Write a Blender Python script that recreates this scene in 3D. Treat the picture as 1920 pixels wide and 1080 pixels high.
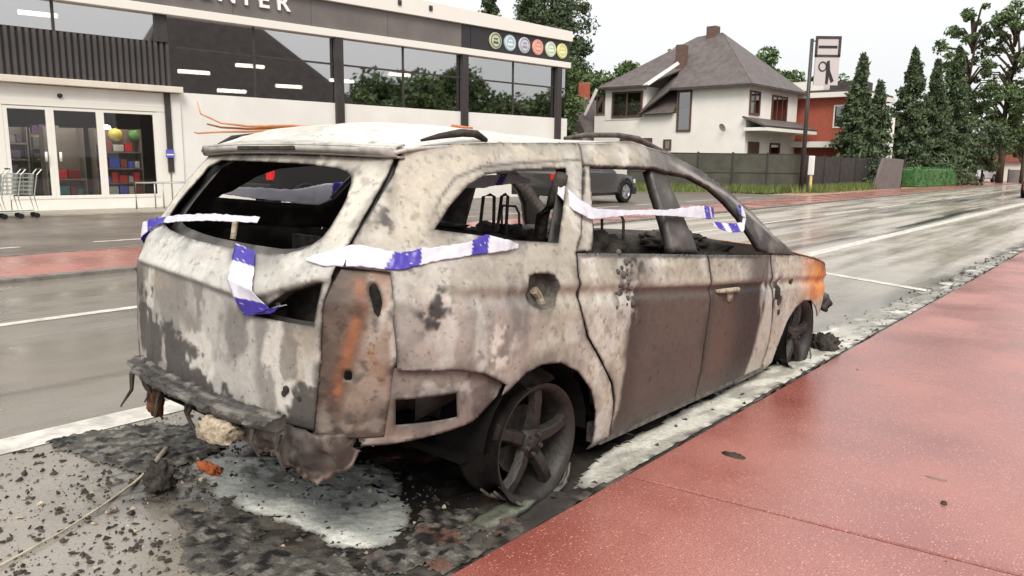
import bpy, bmesh, math, random
import numpy as np
from mathutils import Vector, Matrix
from mathutils.geometry import delaunay_2d_cdt
from mathutils.kdtree import KDTree
random.seed(7); rng = np.random.default_rng(7)
S = bpy.context.scene; COL = S.collection
for o in list(bpy.data.objects): bpy.data.objects.remove(o)

# ------------------------------------------------------------------ camera, world, sun, exposure
F, YAW, PITCH, ROLL, H = 1435.0, 0.702, 0.165, 0.0127, 1.355
fw = Vector((-math.sin(YAW)*math.cos(PITCH), math.cos(YAW)*math.cos(PITCH), -math.sin(PITCH)))
rt = fw.cross(Vector((0, 0, 1))).normalized(); up = rt.cross(fw)
r2 = math.cos(ROLL)*rt + math.sin(ROLL)*up; u2 = -math.sin(ROLL)*rt + math.cos(ROLL)*up
cam = bpy.data.cameras.new('camera'); camo = bpy.data.objects.new('camera', cam); COL.objects.link(camo)
camo.matrix_world = Matrix(((r2.x, u2.x, -fw.x, 0), (r2.y, u2.y, -fw.y, 0), (r2.z, u2.z, -fw.z, H), (0, 0, 0, 1)))
cam.sensor_width = 36.0; cam.lens = 36.0*F/1920.0; cam.clip_start = 0.05; cam.clip_end = 2000
S.camera = camo
w = bpy.data.worlds.new('World'); S.world = w; w.use_nodes = True
nt = w.node_tree; nd = nt.nodes; lk = nt.links
bg = nd['Background']; bg.inputs['Strength'].default_value = 0.1
sky = nd.new('ShaderNodeTexSky'); sky.sky_type = 'NISHITA'; sky.sun_disc = False
SUN_EL, SUN_AZ = math.radians(48), math.radians(138)
sky.sun_elevation = SUN_EL; sky.sun_rotation = SUN_AZ; sky.dust_density = 4
hs = nd.new('ShaderNodeHueSaturation'); hs.inputs['Saturation'].default_value = 0.25
lk.new(sky.outputs[0], hs.inputs['Color'])
tcw = nd.new('ShaderNodeTexCoord'); sep = nd.new('ShaderNodeSeparateXYZ'); lk.new(tcw.outputs['Generated'], sep.inputs[0])
rmp = nd.new('ShaderNodeValToRGB'); lk.new(sep.outputs['Z'], rmp.inputs[0])
rmp.color_ramp.elements[0].position = 0.0; rmp.color_ramp.elements[0].color = (0.50, 0.505, 0.51, 1)
rmp.color_ramp.elements[1].position = 1.0; rmp.color_ramp.elements[1].color = (1.0, 1.0, 0.99, 1)
sc = nd.new('ShaderNodeVectorMath'); sc.operation = 'SCALE'; sc.inputs['Scale'].default_value = 9.4
lk.new(rmp.outputs[0], sc.inputs[0])
mx = nd.new('ShaderNodeMixRGB'); mx.inputs[0].default_value = 0.9
lk.new(hs.outputs[0], mx.inputs[1]); lk.new(sc.outputs[0], mx.inputs[2]); lk.new(mx.outputs[0], bg.inputs['Color'])
sun = bpy.data.lights.new('sun', 'SUN'); sun.energy = 1.5; sun.angle = math.radians(25); sun.color = (1.0, 0.93, 0.84)
suno = bpy.data.objects.new('sun', sun); COL.objects.link(suno)
sd = Vector((math.sin(SUN_AZ)*math.cos(SUN_EL), math.cos(SUN_AZ)*math.cos(SUN_EL), math.sin(SUN_EL)))
suno.rotation_euler = (-sd).to_track_quat('-Z', 'Y').to_euler(); suno.location = (5, 0, 20)
S.view_settings.view_transform = 'Standard'; S.view_settings.look = 'None'; S.view_settings.gamma = 1
S.view_settings.use_curve_mapping = False; S.view_settings.exposure = 0.92

# ------------------------------------------------------------------ helpers
def tag(o, label=None, cat=None, group=None, kind=None):
    if label: o['label'] = label
    if cat: o['category'] = cat
    if group: o['group'] = group
    if kind: o['kind'] = kind
    return o
def empty(name, loc, label, cat, group=None, rz=0.0):
    o = bpy.data.objects.new(name, None); COL.objects.link(o); o.location = loc; o.rotation_euler = (0, 0, rz)
    o.empty_display_size = 0.2
    return tag(o, label, cat, group)
def mesh_obj(name, v, f, mat=None, parent=None, smooth=False, col=None):
    me = bpy.data.meshes.new(name); me.from_pydata([tuple(map(float, p)) for p in v], [], [tuple(int(i) for i in q) for q in f])
    me.update()
    if mat: me.materials.append(mat)
    if smooth: me.polygons.foreach_set('use_smooth', [True]*len(me.polygons))
    if col is not None:
        a = me.color_attributes.new('Col', 'FLOAT_COLOR', 'POINT')
        c = np.ones((len(v), 4), np.float32); c[:, :3] = col; a.data.foreach_set('color', c.ravel())
    o = bpy.data.objects.new(name, me); COL.objects.link(o)
    if parent: o.parent = parent
    return o
class MB:
    def __init__(s): s.v = []; s.f = []
    def add(s, v, f):
        b = len(s.v); s.v += [tuple(p) for p in v]; s.f += [tuple(i+b for i in q) for q in f]; return s
    def box(s, x0, x1, y0, y1, z0, z1, M=None):
        v = [(x, y, z) for x in (x0, x1) for y in (y0, y1) for z in (z0, z1)]
        if M: v = [M @ Vector(p) for p in v]
        return s.add(v, [(0, 1, 3, 2), (4, 6, 7, 5), (0, 4, 5, 1), (2, 3, 7, 6), (0, 2, 6, 4), (1, 5, 7, 3)])
    def tube(s, pts, r, n=6, closed=False):
        pts = [Vector(p) for p in pts]; m = len(pts); rs = r if isinstance(r, (list, tuple)) else [r]*m
        v = []; f = []
        for i, p in enumerate(pts):
            a = pts[max(i-1, 0)]; b = pts[min(i+1, m-1)]
            if closed: a = pts[i-1]; b = pts[(i+1) % m]
            t = (b-a).normalized(); ref = Vector((0, 0, 1)) if abs(t.z) < 0.9 else Vector((1, 0, 0))
            x = t.cross(ref).normalized(); y = t.cross(x)
            for k in range(n):
                an = 2*math.pi*k/n; v.append(p + (x*math.cos(an)+y*math.sin(an))*rs[i])
        for i in range(m if closed else m-1):
            j = (i+1) % m
            for k in range(n): f.append((i*n+k, i*n+(k+1) % n, j*n+(k+1) % n, j*n+k))
        if not closed: f.append(tuple(range(n))[::-1]); f.append(tuple((m-1)*n+k for k in range(n)))
        return s.add(v, f)
    def lathe(s, prof, axis='Z', n=24, c=(0, 0, 0)):   # prof: (radius, height)
        v = []; f = []; m = len(prof)
        for i in range(n):
            a = 2*math.pi*i/n
            for r, h in prof:
                p = (r*math.cos(a), r*math.sin(a), h)
                if axis == 'X': p = (p[2], p[0], p[1])
                if axis == 'Y': p = (p[0], p[2], p[1])
                v.append((p[0]+c[0], p[1]+c[1], p[2]+c[2]))
        for i in range(n):
            j = (i+1) % n
            for k in range(m-1): f.append((i*m+k, j*m+k, j*m+k+1, i*m+k+1))
        return s.add(v, f)
    def prism(s, poly, y0, y1, ax='Y'):   # poly in (x,z) extruded along y (or (y,z) along x)
        n = len(poly)
        if ax == 'Y': v = [(p[0], y0, p[1]) for p in poly]+[(p[0], y1, p[1]) for p in poly]
        elif ax == 'X': v = [(y0, p[0], p[1]) for p in poly]+[(y1, p[0], p[1]) for p in poly]
        else: v = [(p[0], p[1], y0) for p in poly]+[(p[0], p[1], y1) for p in poly]
        f = [tuple(range(n)), tuple(range(2*n-1, n-1, -1))]+[(i, i+n, (i+1) % n+n, (i+1) % n) for i in range(n)]
        return s.add(v, f)
    def build(s, name, mat, parent=None, smooth=False, bevel=0.0, fix=True):
        o = mesh_obj(name, s.v, s.f, mat, parent, smooth)
        if fix:
            bm = bmesh.new(); bm.from_mesh(o.data); bmesh.ops.recalc_face_normals(bm, faces=bm.faces); bm.to_mesh(o.data); bm.free()
        if bevel:
            b = o.modifiers.new('b', 'BEVEL'); b.width = bevel; b.segments = 2; b.limit_method = 'ANGLE'
        return o
def copy_tree(o, parent=None):
    c = o.copy(); COL.objects.link(c)
    if parent: c.parent = parent
    for ch in [x for x in bpy.data.objects if x.parent == o]: copy_tree(ch, c)
    return c
# numpy value noise
def _h(ix, iy, iz, s):
    n = (ix*374761393 + iy*668265263 + iz*2147483647 + s*1274126177) & 0xffffffff
    n = ((n ^ (n >> 13))*1274126177) & 0xffffffff
    return ((n ^ (n >> 16)) & 0xffff)/65535.0
def vnoise(p, s=0):
    p = np.asarray(p, float); i = np.floor(p).astype(np.int64); f = p-i; f = f*f*(3-2*f); r = 0
    for dx in (0, 1):
        for dy in (0, 1):
            for dz in (0, 1):
                wgt = (f[:, 0] if dx else 1-f[:, 0])*(f[:, 1] if dy else 1-f[:, 1])*(f[:, 2] if dz else 1-f[:, 2])
                r = r + wgt*_h(i[:, 0]+dx, i[:, 1]+dy, i[:, 2]+dz, s)
    return r
def fbm(p, sc=1.0, oct=4, s=0):
    p = np.asarray(p, float)*sc; a = .5; r = 0; t = 0
    for k in range(oct): r = r+a*vnoise(p*(2**k)+17.3*k, s+k); t += a; a *= .5
    return r/t
def sstep(a, b, x): t = np.clip((x-a)/(b-a), 0, 1); return t*t*(3-2*t)
def mixc(c, d, t): t = np.asarray(t)[:, None]; return c*(1-t)+np.asarray(d)*t

# ------------------------------------------------------------------ materials
def new_mat(name):
    m = bpy.data.materials.new(name); m.use_nodes = True; n = m.node_tree.nodes
    return m, n, m.node_tree.links, n['Principled BSDF']
def mat(name, color, rough=0.7, spec=0.3, metal=0.0, var=None, scale=5.0, bump=0.0, bscale=40.0, emit=None, estr=1.0, obj=True, rvar=0.0):
    m, n, l, b = new_mat(name)
    b.inputs['Base Color'].default_value = (*color, 1); b.inputs['Roughness'].default_value = rough
    b.inputs['Specular IOR Level'].default_value = spec; b.inputs['Metallic'].default_value = metal
    if emit: b.inputs['Emission Color'].default_value = (*emit, 1); b.inputs['Emission Strength'].default_value = estr
    tc = n.new('ShaderNodeTexCoord')
    if var is not None:
        no = n.new('ShaderNodeTexNoise'); no.inputs['Scale'].default_value = scale; no.inputs['Detail'].default_value = 6; no.inputs['Roughness'].default_value = .65
        l.new(tc.outputs['Object'], no.inputs['Vector'])
        rp = n.new('ShaderNodeValToRGB'); rp.color_ramp.elements[0].position = .35; rp.color_ramp.elements[1].position = .65
        rp.color_ramp.elements[0].color = (*color, 1); rp.color_ramp.elements[1].color = (*var, 1)
        l.new(no.outputs[0], rp.inputs[0]); l.new(rp.outputs[0], b.inputs['Base Color'])
        if rvar:
            mr = n.new('ShaderNodeMapRange'); mr.inputs['From Min'].default_value = .35; mr.inputs['From Max'].default_value = .65
            mr.inputs['To Min'].default_value = rough-rvar; mr.inputs['To Max'].default_value = rough+rvar
            l.new(no.outputs[0], mr.inputs[0]); l.new(mr.outputs[0], b.inputs['Roughness'])
    if bump:
        n2 = n.new('ShaderNodeTexNoise'); n2.inputs['Scale'].default_value = bscale; n2.inputs['Detail'].default_value = 4
        l.new(tc.outputs['Object'], n2.inputs['Vector'])
        bp = n.new('ShaderNodeBump'); bp.inputs['Strength'].default_value = bump; bp.inputs['Distance'].default_value = .01
        l.new(n2.outputs[0], bp.inputs['Height']); l.new(bp.outputs[0], b.inputs['Normal'])
    return m
def attr_mat(name, rough=.8, spec=.25, nscale=60, namp=.5, bump=.35, bscale=55, rvar=.1):
    m, n, l, b = new_mat(name)
    at = n.new('ShaderNodeVertexColor'); at.layer_name = 'Col'
    tc = n.new('ShaderNodeTexCoord')
    no = n.new('ShaderNodeTexNoise'); no.inputs['Scale'].default_value = nscale; no.inputs['Detail'].default_value = 8; no.inputs['Roughness'].default_value = .7
    l.new(tc.outputs['Object'], no.inputs['Vector'])
    mr = n.new('ShaderNodeMapRange'); mr.inputs['From Min'].default_value = .3; mr.inputs['From Max'].default_value = .7
    mr.inputs['To Min'].default_value = 1-namp; mr.inputs['To Max'].default_value = 1+namp*.6
    l.new(no.outputs[0], mr.inputs[0])
    vm = n.new('ShaderNodeVectorMath'); vm.operation = 'SCALE'; l.new(at.outputs[0], vm.inputs[0]); l.new(mr.outputs[0], vm.inputs['Scale'])
    l.new(vm.outputs[0], b.inputs['Base Color'])
    if name == 'burnt_metal':
        nf = n.new('ShaderNodeTexNoise'); nf.inputs['Scale'].default_value = 24; nf.inputs['Detail'].default_value = 10; nf.inputs['Roughness'].default_value = .75; l.new(tc.outputs['Object'], nf.inputs['Vector'])
        rf = n.new('ShaderNodeValToRGB'); e = rf.color_ramp.elements; e[0].position = .36; e[0].color = (.5, .48, .46, 1); e[1].position = .43; e[1].color = (1, 1, 1, 1)
        e2 = rf.color_ramp.elements.new(.60); e2.color = (1, 1, 1, 1); e3 = rf.color_ramp.elements.new(.66); e3.color = (1.18, 1.18, 1.2, 1)
        l.new(nf.outputs[0], rf.inputs[0]); mm = n.new('ShaderNodeMixRGB'); mm.blend_type = 'MULTIPLY'; mm.inputs[0].default_value = 1; l.new(vm.outputs[0], mm.inputs[1]); l.new(rf.outputs[0], mm.inputs[2]); l.new(mm.outputs[0], b.inputs['Base Color'])
    mr2 = n.new('ShaderNodeMapRange'); mr2.inputs['From Min'].default_value = .3; mr2.inputs['From Max'].default_value = .7
    mr2.inputs['To Min'].default_value = rough-rvar; mr2.inputs['To Max'].default_value = rough+rvar
    l.new(no.outputs[0], mr2.inputs[0]); l.new(mr2.outputs[0], b.inputs['Roughness'])
    b.inputs['Specular IOR Level'].default_value = spec
    if name == 'wet_asphalt':      # wheel tracks and wet films lie lengthwise
        mpg = n.new('ShaderNodeMapping'); mpg.inputs['Scale'].default_value = (1.6, .13, 1); l.new(tc.outputs['Object'], mpg.inputs[0])
        nw = n.new('ShaderNodeTexNoise'); nw.inputs['Scale'].default_value = 1.3; nw.inputs['Detail'].default_value = 5; l.new(mpg.outputs[0], nw.inputs['Vector'])
        mw = n.new('ShaderNodeMapRange'); mw.inputs['From Min'].default_value = .4; mw.inputs['From Max'].default_value = .62; mw.inputs['To Min'].default_value = .12; mw.inputs['To Max'].default_value = .36
        l.new(nw.outputs[0], mw.inputs[0]); l.new(mw.outputs[0], b.inputs['Roughness'])
    if bump:
        n2 = n.new('ShaderNodeTexNoise'); n2.inputs['Scale'].default_value = bscale; n2.inputs['Detail'].default_value = 6
        l.new(tc.outputs['Object'], n2.inputs['Vector'])
        bp = n.new('ShaderNodeBump'); bp.inputs['Strength'].default_value = bump; bp.inputs['Distance'].default_value = .012
        l.new(n2.outputs[0], bp.inputs['Height']); l.new(bp.outputs[0], b.inputs['Normal'])
    return m
M = {}
M['burnt'] = attr_mat('burnt_metal', .5, .45, 30, .2, .16, 34, .16)
M['char'] = mat('charred', (.022, .02, .018), .85, .2, var=(.07, .06, .052), scale=14, bump=.6, bscale=60)
M['char_grey'] = mat('charred_grey', (.05, .047, .043), .8, .2, var=(.15, .135, .12), scale=18, bump=.5, bscale=70)
M['black_under'] = mat('shade_black_underbody', (.009, .008, .008), .95, .05)  # charred black deepened to paint in the shadow under the car
M['scrap'] = mat('scorched_brown', (.06, .032, .02), .9, .1, var=(.15, .07, .04), scale=25)
M['rust'] = mat('rusty_steel', (.12, .045, .02), .85, .2, var=(.26, .1, .04), scale=22, bump=.4, bscale=80)
M['ash'] = mat('ash', (.5, .43, .33), .95, .1, var=(.22, .17, .12), scale=30, bump=.7, bscale=90)
M['rim'] = mat('burnt_alloy', (.014, .0125, .0115), .5, .35, metal=.1, var=(.036, .031, .027), scale=12, bump=.25, bscale=60)
M['orange'] = mat('orange_plastic', (.5, .12, .03), .6, .3, var=(.3, .07, .02), scale=20)
M['road'] = attr_mat('wet_asphalt', .26, .6, 70, .28, .06, 140, .1)
M['path'] = None
M['white_line'] = mat('white_road_paint', (.62, .6, .54), .55, .3, var=(.34, .32, .29), scale=7, bump=.2, bscale=120)
M['kerb'] = mat('kerb_concrete', (.2, .185, .165), .6, .3, var=(.1, .09, .08), scale=9, bump=.3, bscale=80)
M['crust'] = attr_mat('burnt_crust', .7, .3, 120, .6, .5, 120, .15)
M['foam'] = attr_mat('foam', .55, .35, 55, .3, .5, 45, .1)
M['ground'] = mat('ground_soil', (.11, .1, .075), .9, .1, var=(.07, .085, .04), scale=.6)
M['white_wall'] = mat('white_render', (.78, .76, .72), .8, .2, var=(.72, .69, .64), scale=.8)
M['cream_wall'] = mat('cream_render', (.83, .80, .75), .85, .2, var=(.77, .735, .68), scale=1.1, bump=.1, bscale=60)
M['cream_paint'] = mat('cream_metal', (.7, .64, .54), .5, .4, var=(.62, .56, .47), scale=2)
M['frame_white'] = mat('white_frame', (.76, .73, .67), .45, .4)
M['dark_metal'] = mat('dark_metal', (.035, .03, .03), .45, .4, var=(.05, .043, .042), scale=3)
M['cladding'] = mat('dark_cladding', (.055, .05, .05), .5, .4, var=(.075, .068, .066), scale=2)
M['sign_grey'] = mat('sign_panel_grey', (.12, .105, .1), .35, .5, var=(.17, .15, .14), scale=.6)
M['sign_dark'] = mat('sign_panel_dark', (.025, .022, .025), .35, .5)
M['letter'] = mat('white_letters', (.85, .84, .82), .5, .3)
M['interior'] = mat('dark_interior', (.05, .045, .04), .9, .1, var=(.08, .07, .06), scale=1)
M['roof'] = mat('slate_roof', (.085, .07, .068), .6, .3, var=(.13, .11, .105), scale=2.5, bump=.3, bscale=12)
M['roof2'] = mat('dark_roof', (.055, .046, .044), .7, .25, var=(.085, .07, .066), scale=2)
M['brown'] = mat('brown_woodwork', (.11, .06, .045), .6, .3)
M['brick'] = mat('red_brick', (.42, .12, .08), .85, .15, var=(.33, .09, .06), scale=5)
M['chimney'] = mat('chimney_brick', (.17, .11, .09), .9, .1, var=(.12, .08, .07), scale=6)
M['fence_mesh'] = mat('fence_screen', (.06, .06, .046), .8, .2, var=(.095, .092, .074), scale=1.5)
M['fence_wood'] = mat('dark_fence_boards', (.04, .035, .035), .75, .2, var=(.065, .058, .056), scale=2.5)
M['grey_panel'] = mat('grey_panel', (.16, .14, .135), .7, .2, var=(.2, .18, .17), scale=2)
M['yellow'] = mat('pale_yellow_paint', (.7, .58, .2), .6, .3)
M['white_plastic'] = mat('white_plastic', (.8, .79, .76), .4, .4)
M['tyre'] = mat('tyre_rubber', (.015, .015, .015), .8, .2)
M['alloy'] = mat('alloy_wheel', (.35, .35, .35), .35, .5, metal=.6)
M['black_plastic'] = mat('black_plastic', (.02, .02, .02), .5, .4)
M['steel'] = mat('galvanised_wire', (.42, .44, .4), .4, .5, metal=.5)
M['bark'] = mat('bark', (.09, .065, .045), .9, .1, var=(.05, .04, .03), scale=9)
M['bark_pale'] = mat('pale_bark', (.3, .28, .25), .85, .1, var=(.1, .09, .08), scale=6)
M['lens_red'] = mat('red_lens', (.6, .02, .02), .25, .5)
M['lens_clear'] = mat('headlight_lens', (.6, .62, .63), .15, .6)
M['cable'] = mat('pale_cable', (.5, .44, .33), .7, .2, var=(.25, .2, .15), scale=8)
M['orange_trim'] = mat('scorched_orange_trim', (.6, .3, .13), .7, .2, var=(.4, .11, .06), scale=6)
M['tube'] = mat('fluorescent_tube', (.8, .75, .72), .5, .2, emit=(1, .86, .82), estr=6)
def paint(name, c, r=.3): 
    m = mat(name, c, r, .5); m.node_tree.nodes['Principled BSDF'].inputs['Coat Weight'].default_value = .5; return m
def leafmat(name, c, d, scale=1.2):
    m = mat(name, c, .65, .25, var=d, scale=scale)
    m.node_tree.nodes['Principled BSDF'].inputs['Transmission Weight'].default_value = 0
    return m
M['conifer'] = leafmat('conifer_needles', (.06, .09, .045), (.11, .145, .075))
M['leaf_mid'] = leafmat('leaves_mid_green', (.075, .12, .045), (.13, .18, .075))
M['leaf_light'] = leafmat('leaves_light_green', (.09, .13, .06), (.14, .17, .08))
M['hedge'] = leafmat('hedge_leaves', (.05, .13, .04), (.08, .19, .06), 3)
M['grass'] = leafmat('grass_blades', (.1, .15, .04), (.2, .22, .07), 2)
def glass(name, mirror=.35, tint=(.9, .9, .9)):
    m, n, l, b = new_mat(name); n.remove(b)
    tr = n.new('ShaderNodeBsdfTransparent'); tr.inputs[0].default_value = (*tint, 1)
    gl = n.new('ShaderNodeBsdfGlossy'); gl.inputs['Roughness'].default_value = .02
    lw = n.new('ShaderNodeFresnel'); lw.inputs[0].default_value = 1.5
    ad = n.new('ShaderNodeMath'); ad.operation = 'ADD'; ad.inputs[1].default_value = mirror; ad.use_clamp = True
    l.new(lw.outputs[0], ad.inputs[0])
    mxs = n.new('ShaderNodeMixShader'); l.new(ad.outputs[0], mxs.inputs[0]); l.new(tr.outputs[0], mxs.inputs[1]); l.new(gl.outputs[0], mxs.inputs[2])
    l.new(mxs.outputs[0], n['Material Output'].inputs['Surface']); return m
M['shop_glass'] = glass('coated_shop_glass', .55, (.75, .73, .7))
M['door_glass'] = glass('clear_door_glass', .0, (.95, .95, .93))
M['house_glass'] = glass('house_window_glass', .2, (.7, .7, .7))
M['car_glass'] = glass('car_window_glass', .08, (.25, .27, .27))
# red surfacing with pale stones
def path_mat(name='red_path_surface', near=True):
    m, n, l, b = new_mat(name); tc = n.new('ShaderNodeTexCoord')
    n1 = n.new('ShaderNodeTexNoise'); n1.inputs['Scale'].default_value = 1.1; n1.inputs['Detail'].default_value = 7
    l.new(tc.outputs['Object'], n1.inputs['Vector'])
    r1 = n.new('ShaderNodeValToRGB'); e = r1.color_ramp.elements; e[0].position = .34; e[0].color = (.225, .062, .048, 1); e[1].position = .68; e[1].color = (.35, .135, .11, 1)
    l.new(n1.outputs[0], r1.inputs[0])
    v = n.new('ShaderNodeTexVoronoi'); v.inputs['Scale'].default_value = 80; l.new(tc.outputs['Object'], v.inputs['Vector'])
    gt = n.new('ShaderNodeMath'); gt.operation = 'LESS_THAN'; gt.inputs[1].default_value = .30; l.new(v.outputs['Distance'], gt.inputs[0])
    sp = n.new('ShaderNodeSeparateColor'); l.new(v.outputs['Color'], sp.inputs[0])
    g2 = n.new('ShaderNodeMath'); g2.operation = 'GREATER_THAN'; g2.inputs[1].default_value = .66; l.new(sp.outputs[0], g2.inputs[0])
    mu = n.new('ShaderNodeMath'); mu.operation = 'MULTIPLY'; l.new(gt.outputs[0], mu.inputs[0]); l.new(g2.outputs[0], mu.inputs[1])
    ramp2 = n.new('ShaderNodeValToRGB'); ramp2.color_ramp.elements[0].color = (.37, .14, .11, 1); ramp2.color_ramp.elements[1].color = (.5, .27, .21, 1); l.new(sp.outputs[1], ramp2.inputs[0])
    mxx = n.new('ShaderNodeMixRGB'); l.new(mu.outputs[0], mxx.inputs[0]); l.new(r1.outputs[0], mxx.inputs[1]); l.new(ramp2.outputs[0], mxx.inputs[2])
    # wet sheen painted as a paler tint away from the kerb, dirt-stained beside it
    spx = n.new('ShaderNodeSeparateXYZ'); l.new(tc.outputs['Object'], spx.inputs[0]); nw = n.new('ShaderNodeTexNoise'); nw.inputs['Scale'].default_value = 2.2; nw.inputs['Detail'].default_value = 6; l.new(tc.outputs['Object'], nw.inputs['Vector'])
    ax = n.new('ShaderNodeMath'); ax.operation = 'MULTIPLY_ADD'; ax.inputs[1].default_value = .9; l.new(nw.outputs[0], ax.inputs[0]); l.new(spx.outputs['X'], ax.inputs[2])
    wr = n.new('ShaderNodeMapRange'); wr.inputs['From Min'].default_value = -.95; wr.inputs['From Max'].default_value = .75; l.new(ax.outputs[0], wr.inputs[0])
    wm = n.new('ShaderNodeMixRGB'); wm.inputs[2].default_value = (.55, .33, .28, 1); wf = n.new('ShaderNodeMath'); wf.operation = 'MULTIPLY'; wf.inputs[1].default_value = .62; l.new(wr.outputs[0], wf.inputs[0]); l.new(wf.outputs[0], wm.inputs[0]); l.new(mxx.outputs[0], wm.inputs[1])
    dr = n.new('ShaderNodeMapRange'); dr.inputs['From Min'].default_value = -1.18; dr.inputs['From Max'].default_value = -1.05; dr.inputs['To Min'].default_value = .75; dr.inputs['To Max'].default_value = 0; l.new(ax.outputs[0], dr.inputs[0])
    dm = n.new('ShaderNodeMixRGB'); dm.inputs[0].default_value = 0.0; dm.inputs[2].default_value = (.07, .045, .038, 1)
    if near: l.new(dr.outputs[0], dm.inputs[0])
    else: wm.inputs[2].default_value = (.40, .17, .14, 1); wr.inputs['From Min'].default_value = -30; wr.inputs['From Max'].default_value = -29; l.new(wm.outputs[0], dm.inputs[1]); mxx = dm
    n3 = n.new('ShaderNodeTexNoise'); n3.inputs['Scale'].default_value = 160; n3.inputs['Detail'].default_value = 3; l.new(tc.outputs['Object'], n3.inputs['Vector'])
    mr = n.new('ShaderNodeMapRange'); mr.inputs['From Min'].default_value = .3; mr.inputs['From Max'].default_value = .7; mr.inputs['To Min'].default_value = .55; mr.inputs['To Max'].default_value = 1.4
    l.new(n3.outputs[0], mr.inputs[0]); vm = n.new('ShaderNodeVectorMath'); vm.operation = 'SCALE'; l.new(mxx.outputs[0], vm.inputs[0]); l.new(mr.outputs[0], vm.inputs['Scale'])
    l.new(vm.outputs[0], b.inputs['Base Color'])
    rr = n.new('ShaderNodeMapRange'); rr.inputs['From Min'].default_value = .35; rr.inputs['From Max'].default_value = .65; rr.inputs['To Min'].default_value = .1; rr.inputs['To Max'].default_value = .36
    l.new(n1.outputs[0], rr.inputs[0]); l.new(rr.outputs[0], b.inputs['Roughness']); b.inputs['Specular IOR Level'].default_value = .75
    bp = n.new('ShaderNodeBump'); bp.inputs['Strength'].default_value = .22; bp.inputs['Distance'].default_value = .005; l.new(n3.outputs[0], bp.inputs['Height']); l.new(bp.outputs[0], b.inputs['Normal'])
    return m
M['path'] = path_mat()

# ------------------------------------------------------------------ ground, road, path
tag(mesh_obj('ground', [(-700, -500, -.03), (600, -500, -.03), (600, 1100, -.03), (-700, 1100, -.03)], [(0, 1, 2, 3)], M['ground']), kind='structure')
KX = -1.655                                       # edge between gutter and red path
def sheet(name, xs, ys, zf, cf, m, kind='structure', parent=None):
    X, Y = np.meshgrid(xs, ys); p = np.stack([X.ravel(), Y.ravel(), np.zeros(X.size)], 1)
    p[:, 2] = zf(p); nx = len(xs)
    f = [(j*nx+i, j*nx+i+1, (j+1)*nx+i+1, (j+1)*nx+i) for j in range(len(ys)-1) for i in range(nx-1)]
    o = mesh_obj(name, p, f, m, parent, True, cf(p)); 
    if kind: o['kind'] = kind
    return o
def road_col(p):
    q = p.copy(); q[:, 1] *= .12                    # streaks along the driving direction
    n1 = fbm(p, .9, 4, 3); n2 = fbm(q, 1.6, 4, 9); n3 = fbm(p, 9, 3, 5)
    c = np.ones((len(p), 3))*np.array([.20, .178, .148])
    c *= (.72+.55*n1)[:, None]
    c = mixc(c, [.07, .062, .056], sstep(.56, .75, n2)*.65)
    c = mixc(c, [.22, .2, .17], sstep(.62, .8, fbm(q, 2.6, 3, 21))*.5)
    x, y = p[:, 0], p[:, 1]
    c = mixc(c, np.array([.44, .395, .335])*1.0, sstep(5.5, 13, y+1.2*(x+6)*-.25+2*(n2-.5))*(.75+.25*n1))  # paler far stretch: wet glare painted into the road colour
    # tar seam
    c = mixc(c, [.05, .045, .04], np.exp(-((x+4.88+.05*(n3-.5))/.045)**2)*.65)
    c = mixc(c, [.2, .185, .16], np.exp(-((x+6.15)/.3)**2)*.4)
    # long sooty run-off streaks in front of the car
    st = np.exp(-((x+4.55+.12*np.sin(y*.23))/.22)**2)*sstep(9, 15, y)*(1-sstep(24, 36, y))
    c = mixc(c, [.03, .027, .025], st*sstep(.36, .5, fbm(q, 3, 3, 31)))
    st = np.exp(-((x+6.3)/.5)**2)*sstep(14, 20, y)*(1-sstep(50, 70, y))
    c = mixc(c, [.03, .028, .026], st*sstep(.42, .56, fbm(q, 2, 3, 35))*.9)
    return c*(.85+.3*n3)[:, None]
xs = np.linspace(-9.25, -4.0, 76); ys = np.concatenate([np.arange(-14, 30, .16), np.arange(30, 420, 6.0)])
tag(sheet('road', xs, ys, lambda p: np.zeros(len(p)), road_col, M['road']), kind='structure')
# parking lane: soot, crust, wet ash and painted under-car shade round the burnt car
def soot_mask(p):
    x, y = p[:, 0], p[:, 1]; n = fbm(p, 2.6, 4, 41)-.5
    d = np.sqrt((np.maximum(np.abs(x+2.45)-.62, 0)/1.05)**2+(np.maximum(np.abs(y-3.35)-1.85, 0)/.9)**2)
    return 1-sstep(.05, .62, d+n*.7)
def lane_col(p):
    c = road_col(p)*1.12; x, y = p[:, 0], p[:, 1]
    n = fbm(p, 7, 4, 45); n2 = fbm(p, 24, 3, 47); m = soot_mask(p)
    c = mixc(c, [.24, .22, .19], sstep(.5, .7, n)*.35)
    c = mixc(c, [.038, .035, .031], m*(.7+.3*n))
    c = mixc(c, [.016, .015, .014], m*sstep(.48, .62, n2))
    c = mixc(c, [.2, .18, .155], m*sstep(.62, .72, fbm(p, 19, 3, 49))*.6)
    und = sstep(.92, .7, np.abs(x+2.67))*sstep(1.55, 1.9, y+.2*(n-.5))*sstep(6.2, 5.6, y); c = mixc(c, [.012, .011, .010], und*.9)  # under the car: soot plus its shadow, both painted into the colour
    c = mixc(c, [.16, .07, .04], m*sstep(.66, .75, fbm(p, 5, 3, 52))*.7)
    g = sstep(-2.15, -1.75, x)*(1-sstep(20, 60, y)); c = mixc(c, [.045, .04, .036], g*sstep(.35, .6, fbm(p*np.array([1, .3, 1]), 9, 4, 55)))
    return c
def lane_z(p):
    m = soot_mask(p); return m*(.018*sstep(.45, .75, fbm(p, 13, 4, 61))+.012*(fbm(p, 40, 2, 63)-.5))*(1-sstep(2.6, 3.4, np.abs(p[:, 1]-3.0)))
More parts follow.
